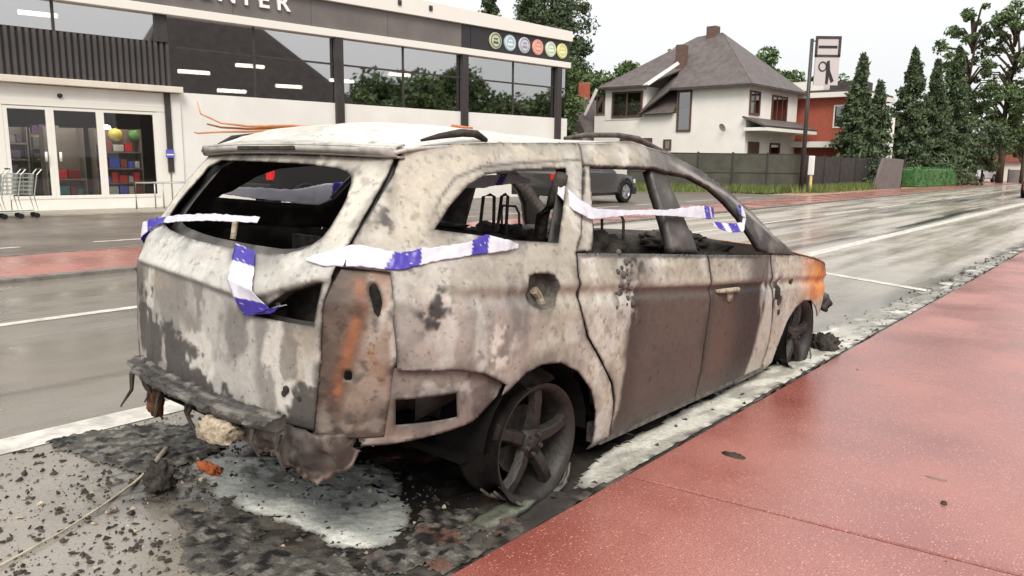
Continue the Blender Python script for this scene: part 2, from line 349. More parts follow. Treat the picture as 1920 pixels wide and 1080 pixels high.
xs = np.linspace(-4.0, KX, 94); ys = np.concatenate([np.arange(-6, -.2, .12), np.arange(-.2, 8, .027), np.arange(8, 30, .12), np.arange(30, 420, 6.0)])
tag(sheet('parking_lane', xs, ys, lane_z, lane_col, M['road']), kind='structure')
# red path this side: long cast slabs with open joints
pth = bpy.data.objects.new('pavement', None); COL.objects.link(pth); tag(pth, kind='structure')
cuts = [-6.6, -1.93, 2.74, 7.42, 12.1, 16.8, 21.5, 26.2, 31, 36, 41, 46, 400]
def joint(k, x): return cuts[k]+(.125 if k < 11 else 0)*(x-KX)
for k in range(len(cuts)-1):
    g = .007; x0, x1 = KX, 9.0; b = .008
    P0 = [(x0, joint(k, x0)+g), (x1, joint(k, x1)+g), (x1, joint(k+1, x1)-g), (x0, joint(k+1, x0)-g)]
    Q0 = [(x0+b, joint(k, x0)+g+b*.6), (x1, joint(k, x1)+g+b*.6), (x1, joint(k+1, x1)-g-b*.6), (x0+b, joint(k+1, x0)-g-b*.6)]
    v = [(a, c, -.05) for a, c in P0]+[(a, c, .001) for a, c in P0]+[(a, c, .007) for a, c in Q0]
    f = [(i, (i+1) % 4, (i+1) % 4+4, i+4) for i in range(4)]+[(i+4, (i+1) % 4+4, (i+1) % 4+8, i+8) for i in range(4)]+[(8, 9, 10, 11)]
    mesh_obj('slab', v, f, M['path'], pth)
tag(mesh_obj('path_bed', [(KX, -14, -.026), (9, -14, -.026), (9, 420, -.026), (KX, 420, -.026)], [(0, 1, 2, 3)], M['kerb']), kind='structure')
# markings
def line(x0, x1, y0, y1, z=.004):
    m = MB(); m.add([(x0, y0, z), (x1, y0, z), (x1, y1, z), (x0, y1, z)], [(0, 1, 2, 3)])
    return tag(m.build('road_marking', M['white_line'], fix=False), kind='structure')
line(-4.13, -3.91, -14, 1.62); line(-4.13, -3.91, 1.62, 300)
for y0 in (-8, -3.0, 2.0, 7.0, 12.0, 17, 22, 27, 32, 37, 42, 47, 52, 57): line(-7.06, -6.94, y0-.6, y0+3.4)
mesh_ = MB().add([(-3.88, 10.1, .004), (-1.85, 9.2, .004), (-1.85, 9.35, .004), (-3.88, 10.25, .004)], [(0, 1, 2, 3)])
tag(mesh_.build('road_marking', M['white_line'], fix=False), kind='structure')
# far side: kerb, red cycle lane, forecourt
k = MB()
for i in range(60): k.box(-9.37, -9.25, -14+i*2.0+.006, -12+i*2.0-.006, -.03, .05)
tag(k.build('kerb', M['kerb'], bevel=.01), kind='structure')
def flat(name, x0, x1, y0, y1, z, m): return tag(mesh_obj(name, [(x0, y0, z), (x1, y0, z), (x1, y1, z), (x0, y1, z)], [(0, 1, 2, 3)], m), kind='structure')
flat('cycle_lane', -11.35, -9.37, -14, 420, .045, path_mat('far_red_lane', False))
k = MB()
for i in range(34): k.box(-11.47, -11.35, -14+i*2.0+.006, -12+i*2.0-.006, -.03, .052)
tag(k.build('lane_edging', M['kerb']), kind='structure')
M['forecourt'] = mat('forecourt_asphalt', (.16, .13, .105), .4, .4, var=(.1, .082, .07), scale=.9, bump=.2, bscale=60, rvar=.1)
flat('forecourt', -40, -11.47, -14, 33, .03, M['forecourt'])
flat('far_pavement', -13.3, -11.35, 33, 420, .03, mat('far_red_pavement', (.42, .25, .2), .4, .5, var=(.34, .19, .15), scale=1))
M['pale_strip'] = mat('pale_concrete', (.4, .36, .3), .6, .3, var=(.28, .25, .2), scale=3)
for y0 in np.arange(-8, 30, 3.2): flat('bay_line', -12.6, -12.48, y0, y0+2.2, .034, M['white_line'])

# ------------------------------------------------------------------ burnt estate car
CP = .0141; CX, CY = -2.672, 2.276
car = empty('burnt_car', (CX, CY, 0), 'burnt-out estate car with ashen rusty panels, no glass and bare rims at the kerb', 'car')
car.rotation_euler = (-CP, 0, 0)
def ip(x, a, b): return np.interp(x, a, b)
def Wz(z): return ip(z, [.05, .12, .25, .45, .75, .88, .98, 1.08, 1.2, 1.3, 1.4, 1.48], [.80, .855, .88, .90, .91, .90, .865, .82, .765, .715, .665, .61])
def YR(z): return ip(z, [.3, .88, 1.0, 1.15, 1.3, 1.40], [-.86, -.84, -.79, -.68, -.56, -.48])
def A0(z): return ip(z, [.4, 1.0, 1.3, 1.42], [.63, .67, .66, .62])
def creasez(y): return ip(y, [-.65, -.46, .2, 1.4, 2.65, 3.4], [.924, .913, .854, .748, .665, .60])
def W(y, z):
    y = np.asarray(y, float); z = np.asarray(z, float)
    wv = Wz(z); s = y-YR(z); L = .5; t = np.clip((L-s)/L, 0, 1.3)
    wv = wv-np.maximum(0, wv-A0(z))*t**2.4
    t = np.clip((y-3.0)/.85, 0, 1.2); wv = wv-.30*t**2.4
    d = z-creasez(y); fade = sstep(-.62, -.4, y)
    wv = wv-fade*.016*np.exp(-((d+.028)/.03)**2)+fade*.004*np.exp(-((d-.01)/.02)**2)
    return wv
def tcrease(a): return ip(a, [-.7, -.3, .0, .2, .33, .45, .66], [.905, .903, .893, .875, .868, .905, .965])
def T(a, z):
    a = np.asarray(a, float); z = np.asarray(z, float); d = z-tcrease(a)
    sh = -.022*np.exp(-(np.maximum(d, 0)/.07)**2)*sstep(-.012, .006, d)
    return YR(z)-.07*(1-(a/.66)**2)+sh*sstep(.69, .6, np.abs(a))
def inpoly(pts, poly):
    x, y = pts[:, 0], pts[:, 1]; ins = np.zeros(len(pts), bool); n = len(poly); j = n-1
    for i in range(n):
        xi, yi = poly[i]; xj, yj = poly[j]
        c = ((yi > y) != (yj > y)) & (x < (xj-xi)*(y-yi)/(yj-yi+1e-12)+xi); ins ^= c; j = i
    return ins
def smooth_poly(poly, it=1):
    for _ in range(it):
        q = []
        for i in range(len(poly)):
            a = np.array(poly[i]); b = np.array(poly[(i+1) % len(poly)]); q += [tuple(a*.8+b*.2), tuple(a*.2+b*.8)]
        poly = q
    return poly
def dens(poly, d):
    out = []
    for i in range(len(poly)):
        a = np.array(poly[i]); b = np.array(poly[(i+1) % len(poly)]); n = max(1, int(np.ceil(np.linalg.norm(b-a)/d)))
        out += [tuple(a+(b-a)*k/n) for k in range(n)]
    return out
def edge_dist(loops, q):
    pts = [p for L in loops for p in dens(L, .006)]; kd = KDTree(len(pts))
    for i, p in enumerate(pts): kd.insert((p[0], p[1], 0), i)
    kd.balance(); return np.array([kd.find((a, b, 0))[2] for a, b in q])
def tri_poly(outer, holes, sp):
    loops = [dens(outer, sp)]+[dens(h, sp*.8) for h in holes]
    verts = []; edges = []
    for L in loops:
        b = len(verts); verts += L; edges += [(b+i, b+(i+1) % len(L)) for i in range(len(L))]
    bd = np.array(verts); lo = bd.min(0); hi = bd.max(0)
    gx, gy = np.meshgrid(np.arange(lo[0], hi[0], sp), np.arange(lo[1], hi[1], sp*.87)); gx[::2] += sp/2
    g = np.stack([gx.ravel(), gy.ravel()], 1)
    keep = inpoly(g, loops[0])
    for h in loops[1:]: keep &= ~inpoly(g, h)
    g = g[keep]
    if len(g):
        dm = edge_dist(loops, g); g = g[dm > sp*.45]
    allv = [Vector(p) for p in verts]+[Vector(p) for p in g]
    r = delaunay_2d_cdt(allv, edges, [], 0, 1e-6)
    v2 = np.array([tuple(p) for p in r[0]]); fs = [list(t) for t in r[2]]
    cen = np.array([v2[t].mean(0) for t in fs]); k = inpoly(cen, loops[0])
    for h in loops[1:]: k &= ~inpoly(cen, h)
    return v2, [fs[i] for i in range(len(fs)) if k[i]]
def panel(name, outer, holes, lift, paintf, parent, sp=.022, thick=.005, wob=.004, material=None, seed=0, edge=0.0):
    v2, fs = tri_poly(outer, holes, sp); p = lift(v2)
    n = fbm(p, 6, 3, 90+seed)-.5; n2 = fbm(p, 22, 2, 95+seed)-.5
    p = p*1.0; ax = 1 if name in ('tailgate',) else 0
    sg = np.sign(p[:, 0]) if ax == 0 else -1
    p[:, ax] += sg*(n*wob*3+n2*wob)
    used = sorted({i for t in fs for i in t}); mp = {j: i for i, j in enumerate(used)}
    p = p[used]; v2 = v2[used]; fs = [[mp[i] for i in t] for t in fs]
    col = paintf(p, v2)
    if edge:
        ed = edge_dist([list(outer)]+[list(h_) for h_ in holes], v2); nn = fbm(p, 30, 3, 401+seed)
        col = mixc(col, SOOT*1.6, np.clip(np.exp(-(ed/.009)**2)*sstep(.35, .6, nn)+np.exp(-(ed/.004)**2)*.6, 0, 1)*edge)
        col = mixc(col, col*.55, np.exp(-(ed/.05)**2)*sstep(.42, .62, fbm(p, 9, 4, 405+seed))*edge)
    o = mesh_obj(name, p, fs, material or M['burnt'], parent, True, np.clip(col, .004, .9))
    bm = bmesh.new(); bm.from_mesh(o.data); bmesh.ops.recalc_face_normals(bm, faces=bm.faces)
    bm.normal_update(); s = sum((f.normal[ax]*f.calc_area()) for f in bm.faces)
    want = (1 if p[:, 0].mean() > 0 else -1) if ax == 0 else -1
    if s*want < 0: bmesh.ops.reverse_faces(bm, faces=bm.faces)
    bm.to_mesh(o.data); bm.free()
    md = o.modifiers.new('s', 'SOLIDIFY'); md.thickness = thick; md.offset = -1
    return o
BEIGE = np.array([.49, .445, .365]); WHITE = np.array([.53, .515, .475]); GREY = np.array([.30, .275, .25]); SOOT = np.array([.03, .026, .024])
PINK = np.array([.36, .305, .27]); RUST = np.array([.34, .12, .05]); BROWN = np.array([.135, .098, .078])
def streak(p, s=0): q = p.copy(); q[:, 2] *= .22; return fbm(q, 14, 4, s)
def base(p, c0=BEIGE, c1=GREY, s=0):
    c = np.ones((len(p), 3))*c0; c = c*(.62+.62*fbm(p, 2.2, 4, s+60))[:, None]
    c = mixc(c, c1, sstep(.50, .66, fbm(p, 4, 6, s))*.6)
    c = mixc(c, WHITE*1.1, sstep(.55, .63, fbm(p, 9, 5, s+7))*.55)
    c = mixc(c, SOOT*4, sstep(.60, .72, fbm(p, 13, 5, s+13))*.22*sstep(.4, .6, fbm(p, 2.5, 3, s+31)))
    c = mixc(c, SOOT*3, sstep(.70, .75, fbm(p, 42, 3, s+19))*.4)
    return c
def blob(p, y, z, ry, rz): return np.exp(-(((p[:, 1]-y)/ry)**2+((p[:, 2]-z)/rz)**2))
def paint_quarter(p, v):
    y, z = p[:, 1], p[:, 2]; c = base(p, BEIGE, GREY*1.25, 1); d = z-creasez(y); n = fbm(p, 8, 4, 5)
    c = mixc(c, GREY*.95, sstep(1.22, .95, z)*sstep(.25, -.5, y)*.5*sstep(.3, .6, n)); low = sstep(.0, -.06, d); pk = mixc(np.ones_like(c)*PINK, GREY*.9, sstep(.42, .65, n)*.8); pk = mixc(pk, WHITE, sstep(.56, .7, streak(p, 3))*.6)
    rearw = sstep(.02, -.18, y); c = c*(1-(low*rearw)[:, None])+pk*(low*rearw)[:, None]
    c = mixc(c, GREY*.62, np.clip(blob(p, -.16, .95, .07, .16)*1.1+blob(p, -.14, .8, .06, .13), 0, 1)*sstep(.3, .55, streak(p, 8)))
    c = mixc(c, SOOT*1.5, np.clip(blob(p, -.55, .86, .06, .085)*2, 0, 1)*sstep(.5, .6, fbm(p, 26, 3, 14)))
    c = mixc(c, [.62, .57, .5], np.clip(blob(p, -.27, .67, .08, .09)*1.4, 0, 1)*sstep(.5, .58, fbm(p, 24, 3, 15)))
    c = mixc(c, GREY*.6, np.clip(blob(p, -.3, .68, .12, .1), 0, 1)*sstep(.52, .6, fbm(p, 30, 3, 25)))
    c = mixc(c, GREY*.5, sstep(.08, .03, np.abs(np.hypot(y-.03, (z-.27)*1.02)-.31))*.5*sstep(.35, .6, n))   # wheel-arch lip
    c = mixc(c, GREY*1.1, sstep(1.05, 1.2, z)*sstep(-.55, -.72, y+.9*(z-1.0))*.4)
    zl = ip(y, [-.49, -.385, -.30, -.15, .04, .56], [1.125, 1.226, 1.288, 1.326, 1.344, 1.372]); c = mixc(c, SOOT*2, np.exp(-((z-zl)/.006)**2)*.8*sstep(-.5, -.4, y))
    c = mixc(c, SOOT*2.5, np.clip(np.exp(-((y+.585-.6*(z-1.2))/.035)**2)*sstep(1.08, 1.12, z)*sstep(1.27, 1.22, z), 0, 1)*sstep(.56, .6, fbm(p, 28, 3, 27)))
    c = mixc(c, SOOT*2, sstep(.16, .10, z)*.8)
    return c
def paint_door(p, v):
    y, z = p[:, 1], p[:, 2]; d = z-creasez(y); n = fbm(p, 7, 4, 31); nn = fbm(p, 18, 3, 33)
    c = base(p, BEIGE*.95, GREY*1.2, 3)
    edge = ip(z, [.1, .45, .62, .8, .93], [.57, .585, .60, .64, .70])+.05*(n-.5)*2
    m = sstep(edge-.02, edge+.03, y)*sstep(.006, -.012, d)
    tail = 1-sstep(-.02, .05, y-(2.2+.32*(z-.62))+.07*(n-.5)+np.where(z > .55, .0, 0))
    dark = mixc(np.ones_like(c)*np.array([.095, .073, .060]), [.030, .024, .021], np.clip(sstep(1.35, 2.0, y)+sstep(.8, .62, y)*.6, 0, 1))
    dark = mixc(dark, [.13, .078, .055], np.clip(blob(p, 1.62, .35, .14, .3)*.6, 0, .6))
    dark = mixc(dark, [.075, .062, .056], sstep(.3, .12, z)*.6); dark *= (.86+.28*fbm(p, 3, 3, 36))[:, None]
    k = m*tail; c = c*(1-k[:, None])+dark*k[:, None]
    up = sstep(-.012, .006, d); us = np.clip(sstep(1.72, 2.02, y+.1*(n-.5)), 0, 1); c = mixc(c, [.13, .115, .105], up*us)
    c = mixc(c, [.2, .175, .15], up*sstep(.55, .62, y)*(1-sstep(.75, .9, y))*.75)
    ch = np.clip(blob(p, .60, .80, .09, .11)*1.6+blob(p, .70, .93, .06, .05)*1.4, 0, 1)*sstep(.42, .56, nn)
    c = mixc(c, SOOT*1.6, ch); c = mixc(c, [.42, .4, .37], np.clip(blob(p, .61, .8, .07, .1)*1.5, 0, 1)*sstep(.62, .7, fbm(p, 34, 2, 39)))
    zt = ip(y, [.264, .751, 1.374, 1.39, 2.189], [.988, .953, .905, .904, .845]); c = mixc(c, [.10, .09, .08], sstep(-.022, -.016, z-zt)*.85)
    st = sstep(2.06, 2.14, y)*sstep(.46, .58, streak(p, 44)); c = mixc(c, WHITE*.85, st*.8*sstep(.25, .4, z))
    lowp = sstep(.0, .06, y-(2.2+.32*(z-.62)))*sstep(.62, .5, z); c = mixc(c, np.array([.46, .42, .365]), lowp*.75)
    return c*(.9+.2*fbm(p, 40, 3, 46))[:, None]
def paint_fender(p, v):
    y, z = p[:, 1], p[:, 2]; c = base(p, BEIGE*1.02, GREY*1.3, 6); n = fbm(p, 9, 4, 51)
    o = sstep(2.62, 3.15, y+.35*(z-.6)+.22*(n-.5))*sstep(.40, .52, z)
    c = mixc(c, mixc(np.ones_like(c)*np.array([.72, .27, .07]), [.5, .16, .05], sstep(.45, .6, n)), o)
    c = mixc(c, SOOT*2, np.clip(blob(p, 2.36, .6, .09, .1)*1.5, 0, 1)*sstep(.48, .56, fbm(p, 20, 3, 53)))
    c = mixc(c, SOOT*2.5, sstep(2.32, 2.24, y)*sstep(.5, .6, streak(p, 55))); return c
def paint_cant(p, v):
    y, z = p[:, 1], p[:, 2]; n = fbm(p, 8, 4, 61); c = base(p, BEIGE, GREY*1.2, 8)
    c = mixc(c, mixc(np.ones_like(c)*np.array([.13, .115, .105]), [.3, .27, .24], sstep(.55, .68, n)), sstep(.95, 1.2, y+.2*(n-.5)))
    c = mixc(c, [.045, .04, .038], sstep(1.38, 1.6, y)*sstep(.35, .55, n)); 
    hl = np.exp(-((z-ip(y, [1.3, 1.87, 2.35], [1.39, 1.205, .93]))/.016)**2)*sstep(1.25, 1.45, y); c = mixc(c, [.36, .33, .3], hl*.8)  # pale highlight along the pillar, painted into the colour
    return c
def paint_dark(p, v): 
    c = np.ones((len(p), 3))*np.array([.05, .044, .04]); return mixc(c, [.15, .13, .115], sstep(.5, .7, fbm(p, 9, 4, 71)))
def paint_recess(p, v):
    y, z = p[:, 1], p[:, 2]; c = np.ones((len(p), 3))*np.array([.105, .075, .058]); st = streak(p, 81); n = fbm(p, 11, 4, 83); n2 = fbm(p, 26, 3, 84)
    yo = ip(z, [.55, .75, .96], [-.815, -.775, -.735])
    c = mixc(c, mixc(np.ones_like(c)*np.array([.46, .41, .36]), [.26, .2, .16], sstep(.45, .6, st)), sstep(.012, .035, y-yo)*sstep(.46, .6, z))
    c = mixc(c, [.22, .11, .06], sstep(.012, .035, y-yo)*sstep(.52, .62, n)*.6)
    c = mixc(c, [.27, .105, .05], np.clip(np.exp(-((y-yo)/.015)**2)*1.1, 0, 1)*sstep(.5, .6, z)*sstep(.3, .48, n)*sstep(.99, .93, z))
    c = mixc(c, SOOT*1.3, sstep(.56, .68, n2)*.7); c = mixc(c, [.3, .26, .22], sstep(.56, .66, fbm(p, 17, 3, 88))*sstep(.6, .5, z)*.6)
    return c
def paint_flange(p, v):
    c = base(p, PINK*.78, GREY*.7, 9); c = mixc(c, [.22, .14, .1], sstep(.5, .66, fbm(p, 8, 4, 87))*.7); c = mixc(c, SOOT*2.5, sstep(.56, .68, fbm(p, 17, 3, 89))*.6); c = mixc(c, [.44, .38, .33], sstep(.43, .415, p[:, 2]+.12*(p[:, 1]+.6))*.5)
    return mixc(c, [.11, .075, .06], sstep(-.72, -.8, p[:, 1])*.8)
def paint_tail(p, v):
    a, z = p[:, 0], p[:, 2]; c = base(p, WHITE, GREY*1.5, 10); dcr = z-tcrease(a); n = fbm(p, 5, 5, 101); nn = fbm(p, 16, 4, 103)
    lowz = sstep(.01, -.02, dcr); q2 = p*np.array([1, 1, .6])
    g = mixc(np.ones_like(c)*np.array([.40, .38, .35]), [.23, .215, .195], sstep(.46, .62, fbm(q2, 4.5, 5, 111))); g = mixc(g, [.58, .55, .5], sstep(.53, .59, fbm(q2+3, 6, 6, 113))*.8); g = mixc(g, [.12, .11, .1], sstep(.57, .63, fbm(q2+9, 5, 6, 114))*.75)
    g = mixc(g, [.33, .27, .2], sstep(.58, .7, fbm(p, 7, 4, 105))*.6); g = mixc(g, SOOT*3, sstep(.62, .7, fbm(q2, 10, 4, 115))*.6)
    c = c*(1-lowz[:, None])+g*lowz[:, None]  # greyer below the crease: shade painted in, along with burn mottling
    c = mixc(c, SOOT*4, np.exp(-((dcr+.014)/.010)**2)*.55)  # dark line painted in as shade under the crease
    line_ = ip(a, [-.8, -.62, -.35, -.1, .2, .5, .7], [.78, .76, .69, .60, .545, .505, .48])
    m = sstep(.012, -.012, z-line_+(n-.5)*.36+(nn-.5)*.2+(fbm(p, 45, 3, 119)-.5)*.06); c = mixc(c, SOOT*1.5, m*.93)
    c = mixc(c, GREY*1.5, m*sstep(.56, .66, fbm(p, 12, 4, 117))*.7); c = mixc(c, SOOT*1.2, sstep(.50, .475, z)*.75)
    c = mixc(c, SOOT*3, sstep(-.6, -.72, a)*sstep(.95, .85, z)*.7)
    up = sstep(1.03, 1.1, z); c = mixc(c, BEIGE*1.12, up*.6); c = mixc(c, GREY*.8, up*sstep(.62, .7, fbm(p, 30, 3, 109))*.6)
    return c
def mirror(lift, s): 
    def f(v): p = lift(v); p[:, 0] *= s; return p
    return f
def side_lift(off=0.0):
    return lambda v: np.stack([W(v[:, 0], v[:, 1])+off, v[:, 0], v[:, 1]], 1)
def rear_lift(off=0.0):
    return lambda v: np.stack([v[:, 0], T(v[:, 0], v[:, 1])+off, v[:, 1]], 1)
QUARTER = [(-.455, 1.395), (-.49, 1.375), (-.552, 1.291), (-.655, 1.168), (-.725, 1.084), (-.779, 1.0), (-.662, .982), (-.68, .832), (-.668, .66), (-.479, .64), (-.341, .603), (-.215, .537), (-.235, .5),
           (-.19, .515), (-.101, .56), (-.004, .575), (.118, .56), (.24, .50), (.355, .395), (.415, .283), (.435, .162), (.43, .088), (.575, .098), (.55, .3), (.507, .392), (.409, .509), (.288, .641), (.23, .766), (.225, .896), (.253, .989), (.332, 1.059), (.531, 1.369), (.564, 1.444), (.3, 1.436), (-.087, 1.419)]
QWIN = [(-.139, 1.301), (.04, 1.318), (.27, 1.328), (.387, 1.33), (.36, 1.28), (.253, 1.148), (.159, 1.034), (-.102, 1.057), (-.265, 1.083), (-.466, 1.112), (-.367, 1.192), (-.25, 1.262)]
FUEL = smooth_poly([(-.067, .935), (.075, .922), (.10, .883), (.078, .803), (-.004, .788), (-.085, .818), (-.10, .883)], 1)
RDOOR = [(.264, .988), (.236, .895), (.241, .764), (.3, .644), (.421, .511), (.52, .394), (.562, .3), (.583, .112), (1.411, .082), (1.399, .415), (1.424, .715), (1.374, .905), (.751, .953)]
FDOOR = [(1.384, .904), (1.434, .713), (1.409, .412), (1.421, .08), (2.0, .055), (2.30, .06), (2.33, .25), (2.322, .4), (2.288, .57), (2.189, .845)]
FENDER = [(2.199, .845), (2.298, .57), (2.332, .4), (2.34, .25), (2.31, .06), (2.46, .05), (2.5, .16), (2.53, .28), (2.60, .38), (2.70, .455), (2.85, .49), (3.0, .475), (3.14, .40), (3.22, .33), (3.3, .36), (3.42, .41), (3.5, .47), (3.47, .56), (3.32, .665), (3.1, .735), (2.85, .785), (2.62, .815)]
CANT = [(.569, 1.446), (1.04, 1.471), (1.402, 1.411), (1.66, 1.335), (1.871, 1.245), (2.12, 1.10), (2.32, .955), (2.632, .815), (2.199, .855), (2.064, .89), (2.0, .97), (1.922, 1.08), (1.82, 1.165), (1.69, 1.245), (1.493, 1.305), (1.276, 1.326), (1.156, 1.345), (.545, 1.345), (.536, 1.369)]
RFRAME = [(.264, .993), (.332, 1.055), (.541, 1.344), (.575, 1.344), (.41, 1.03), (.37, .99)]
BPIL = [(1.152, 1.343), (1.285, 1.326), (1.345, .915), (1.10, .935)]
LAMPR = [(-.775, .992), (-.62, .985), (-.63, .832), (-.64, .71), (-.67, .662), (-.692, .43), (-.858, .425), (-.852, .7), (-.842, .88)]
SLOT = smooth_poly([(-.70, .95), (-.692, .91), (-.706, .83), (-.722, .86), (-.722, .93)], 1)
HOLE = smooth_poly([(-.79, .66), (-.772, .66), (-.772, .628), (-.79, .628)], 1)
FLANGE = [(-.674, .668), (-.479, .648), (-.341, .611), (-.21, .545), (-.235, .50), (-.30, .46), (-.366, .425), (-.555, .412), (-.677, .40), (-.75, .40)]
VENT = [(-.66, .555), (-.45, .55), (-.443, .462), (-.66, .468)]
for s, sd0 in ((1, 0), (-1, 40)):
    FN = .0105 if s == 1 else .03
    holes = [QWIN]+([FUEL] if s == 1 else [])
    panel('quarter_panel', QUARTER, holes, mirror(side_lift(), s), paint_quarter, car, FN, wob=.0014, seed=sd0, edge=.9)
    d = panel('rear_door', RDOOR, [], mirror(side_lift(), s), paint_door, car, FN, wob=.0012, edge=.9, seed=sd0+1)
    panel('front_door', FDOOR, [], mirror(side_lift(), s), paint_door, car, FN, wob=.0012, edge=.9, seed=sd0+2)
    panel('front_wing', FENDER, [], mirror(side_lift(-.002), s), paint_fender, car, FN, wob=.003, seed=sd0+3, edge=.9)
    panel('roof_pillar', CANT, [], mirror(side_lift(-.004), s), paint_cant, car, FN, thick=.03, wob=.0015, seed=sd0+4, edge=.9)
    panel('door_frame', RFRAME, [], mirror(side_lift(-.003), s), lambda p, v: base(p, BEIGE, GREY*1.2, 12), car, FN, thick=.03, wob=.001, seed=sd0+5, edge=1.0)
    panel('centre_pillar', BPIL, [], mirror(side_lift(-.03), s), paint_dark, car, .03, thick=.05, seed=sd0+6)
    panel('lamp_recess', LAMPR, [SLOT, HOLE] if s == 1 else [], mirror(side_lift(-.02), s), paint_recess, car, FN, wob=.003, seed=sd0+7, edge=.8)
    panel('bumper_mount', FLANGE, [VENT], mirror(side_lift(-.022), s), paint_flange, car, FN, wob=.002, seed=sd0+8, edge=.9)
    # inner linings, scorched black
    INN = [(-.55, .45), (-.6, .98), (-.3, 1.03), (.2, .98), (1.35, .88), (2.15, .82), (2.3, .2), (.55, .15), (.42, .48), (.2, .6), (-.15, .58)]
    panel('inner_lining', INN, [], mirror(side_lift(-.09), s), lambda p, v: paint_dark(p, v)*.5, car, .06, wob=.012, seed=sd0+9)
    # inner wheel housings
    for yy in (0.02, 2.83):
        mb = MB(); pts = [(math.cos(t)*.33, math.sin(t)*.33+.24) for t in np.linspace(math.pi*1.02, -.02*math.pi, 15)]
        n = len(pts); v = []; f = []
        for i, (py, pz) in enumerate(pts): v += [(s*.875, yy+py, pz), (s*.62, yy+py, pz)]
        for i in range(n-1): f.append((2*i, 2*i+2, 2*i+3, 2*i+1))
        f.append(tuple(2*i+1 for i in range(n)))
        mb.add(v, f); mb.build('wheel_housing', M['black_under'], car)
TAIL = [(-.68, .905), (-.69, .625), (-.665, .46), (.0, .468), (.62, .455), (.645, .7), (.655, .93), (.66, .998), (.66, 1.085), (.655, 1.17), (.65, 1.285), (.636, 1.355), (.3, 1.36), (0, 1.362), (-.3, 1.36), (-.60, 1.352), (-.655, 1.25), (-.675, 1.1), (-.685, .99)]
TWIN = smooth_poly([(-.50, 1.335), (-.08, 1.333), (.24, 1.327), (.455, 1.308), (.512, 1.278), (.547, 1.198), (.545, 1.093), (.5, 1.047), (.397, 1.015), (.147, 1.018), (-.171, 1.026), (-.53, 1.05), (-.575, 1.085), (-.57, 1.17)], 1)
TLAMP = [(.335, .806), (.484, .9), (.625, .945), (.634, .883), (.618, .806), (.494, .803)]
tg = panel('tailgate', TAIL, [TWIN, TLAMP], rear_lift(), paint_tail, car, .0105, thick=.006, wob=.0015, seed=70, edge=.9)
INT = [(-.64, .5), (-.64, 1.3), (-.58, 1.345), (.58, 1.345), (.64, 1.3), (.62, .5)]
TW2 = [(x*.94, 1.0+(z-1.0)*.97+.012) for x, z in TWIN]
panel('tailgate_lining', INT, [TW2, [(x*.98, z) for x, z in TLAMP]], lambda v: rear_lift(.055)(v), lambda p, v: paint_dark(p, v)*.8, car, .04, wob=.004)
# dark cavity behind the missing boot lamp
MB().box(.30, .64, -.74, -.70, .76, .98).build('lamp_cavity', M['char'], car)
# boot-lid latch and small holes
for a, z, r in ((.50, .575, .014), (.56, .555, .008), (.49, .56, .01), (.46, .86, .006)): MB().lathe([(0.0001, -.004), (r, -.004), (r, .006)], 'Y', 10, (a, float(T(a, z))-.002, z)).build('bolt_hole', M['char'], tg)
# folded-down piece inside the rear window
MB().tube([(-.55, -.68, 1.085), (-.2, -.66, 1.10), (-.17, -.66, 1.09), (-.16, -.68, 1.02)], .012, 6).build('window_trim', M['ash'], car)
# roof
def roof_pts(v):
    a, y = v[:, 0], v[:, 1]
    ze = ip(y, [-.60, -.44, -.09, .56, 1.04, 1.42], [1.362, 1.392, 1.420, 1.445, 1.470, 1.412])
    zc = ip(y, [-.60, -.45, -.2, .1, .35, .6, 1.0, 1.42], [1.405, 1.468, 1.502, 1.508, 1.494, 1.476, 1.472, 1.40])
    wd = Wz(ze)*ip(y, [-.6, -.35, 0], [.97, .985, 1.0]); t = np.clip(np.abs(a)/1.0, 0, 1)
    z = zc-(zc-ze)*t**2.6; z += .012*(fbm(np.stack([a*2, y*2, y*0], 1), 3, 3, 120)-.5)
    return np.stack([a*wd, y, z], 1)
def paint_roof(p, v):
    c = base(p, WHITE*1.1, BEIGE*.9, 14); y = p[:, 1]; n = fbm(p, 6, 4, 121)
    c = mixc(c, GREY*.7, sstep(.55, 1.0, y+.3*(n-.5))*.7); c = mixc(c, SOOT*2, sstep(1.1, 1.35, y+.3*(n-.5))*.8)
    c = mixc(c, SOOT*2, sstep(-.5, -.62, p[:, 0])*.8); return c
ys = np.linspace(-.585, 1.42, 90); as_ = np.linspace(-1, 1, 60)
A_, Y_ = np.meshgrid(as_, ys); V_ = np.stack([A_.ravel(), Y_.ravel()], 1)
V_[:, 1] += .05*(V_[:, 0]**2)*(1-sstep(-.6, .1, V_[:, 1]))
p = roof_pts(V_); f = [(j*60+i, j*60+i+1, (j+1)*60+i+1, (j+1)*60+i) for j in range(89) for i in range(59)]
roof = mesh_obj('roof', p, f, M['burnt'], car, True, np.clip(paint_roof(p, V_), .01, .9))
md = roof.modifiers.new('s', 'SOLIDIFY'); md.thickness = .012; md.offset = -1
hl = mesh_obj('headliner', p*np.array([.97, 1, 1])-np.array([0, 0, .03])+np.array([0, .02, 0]), f, M['char'], car, True)
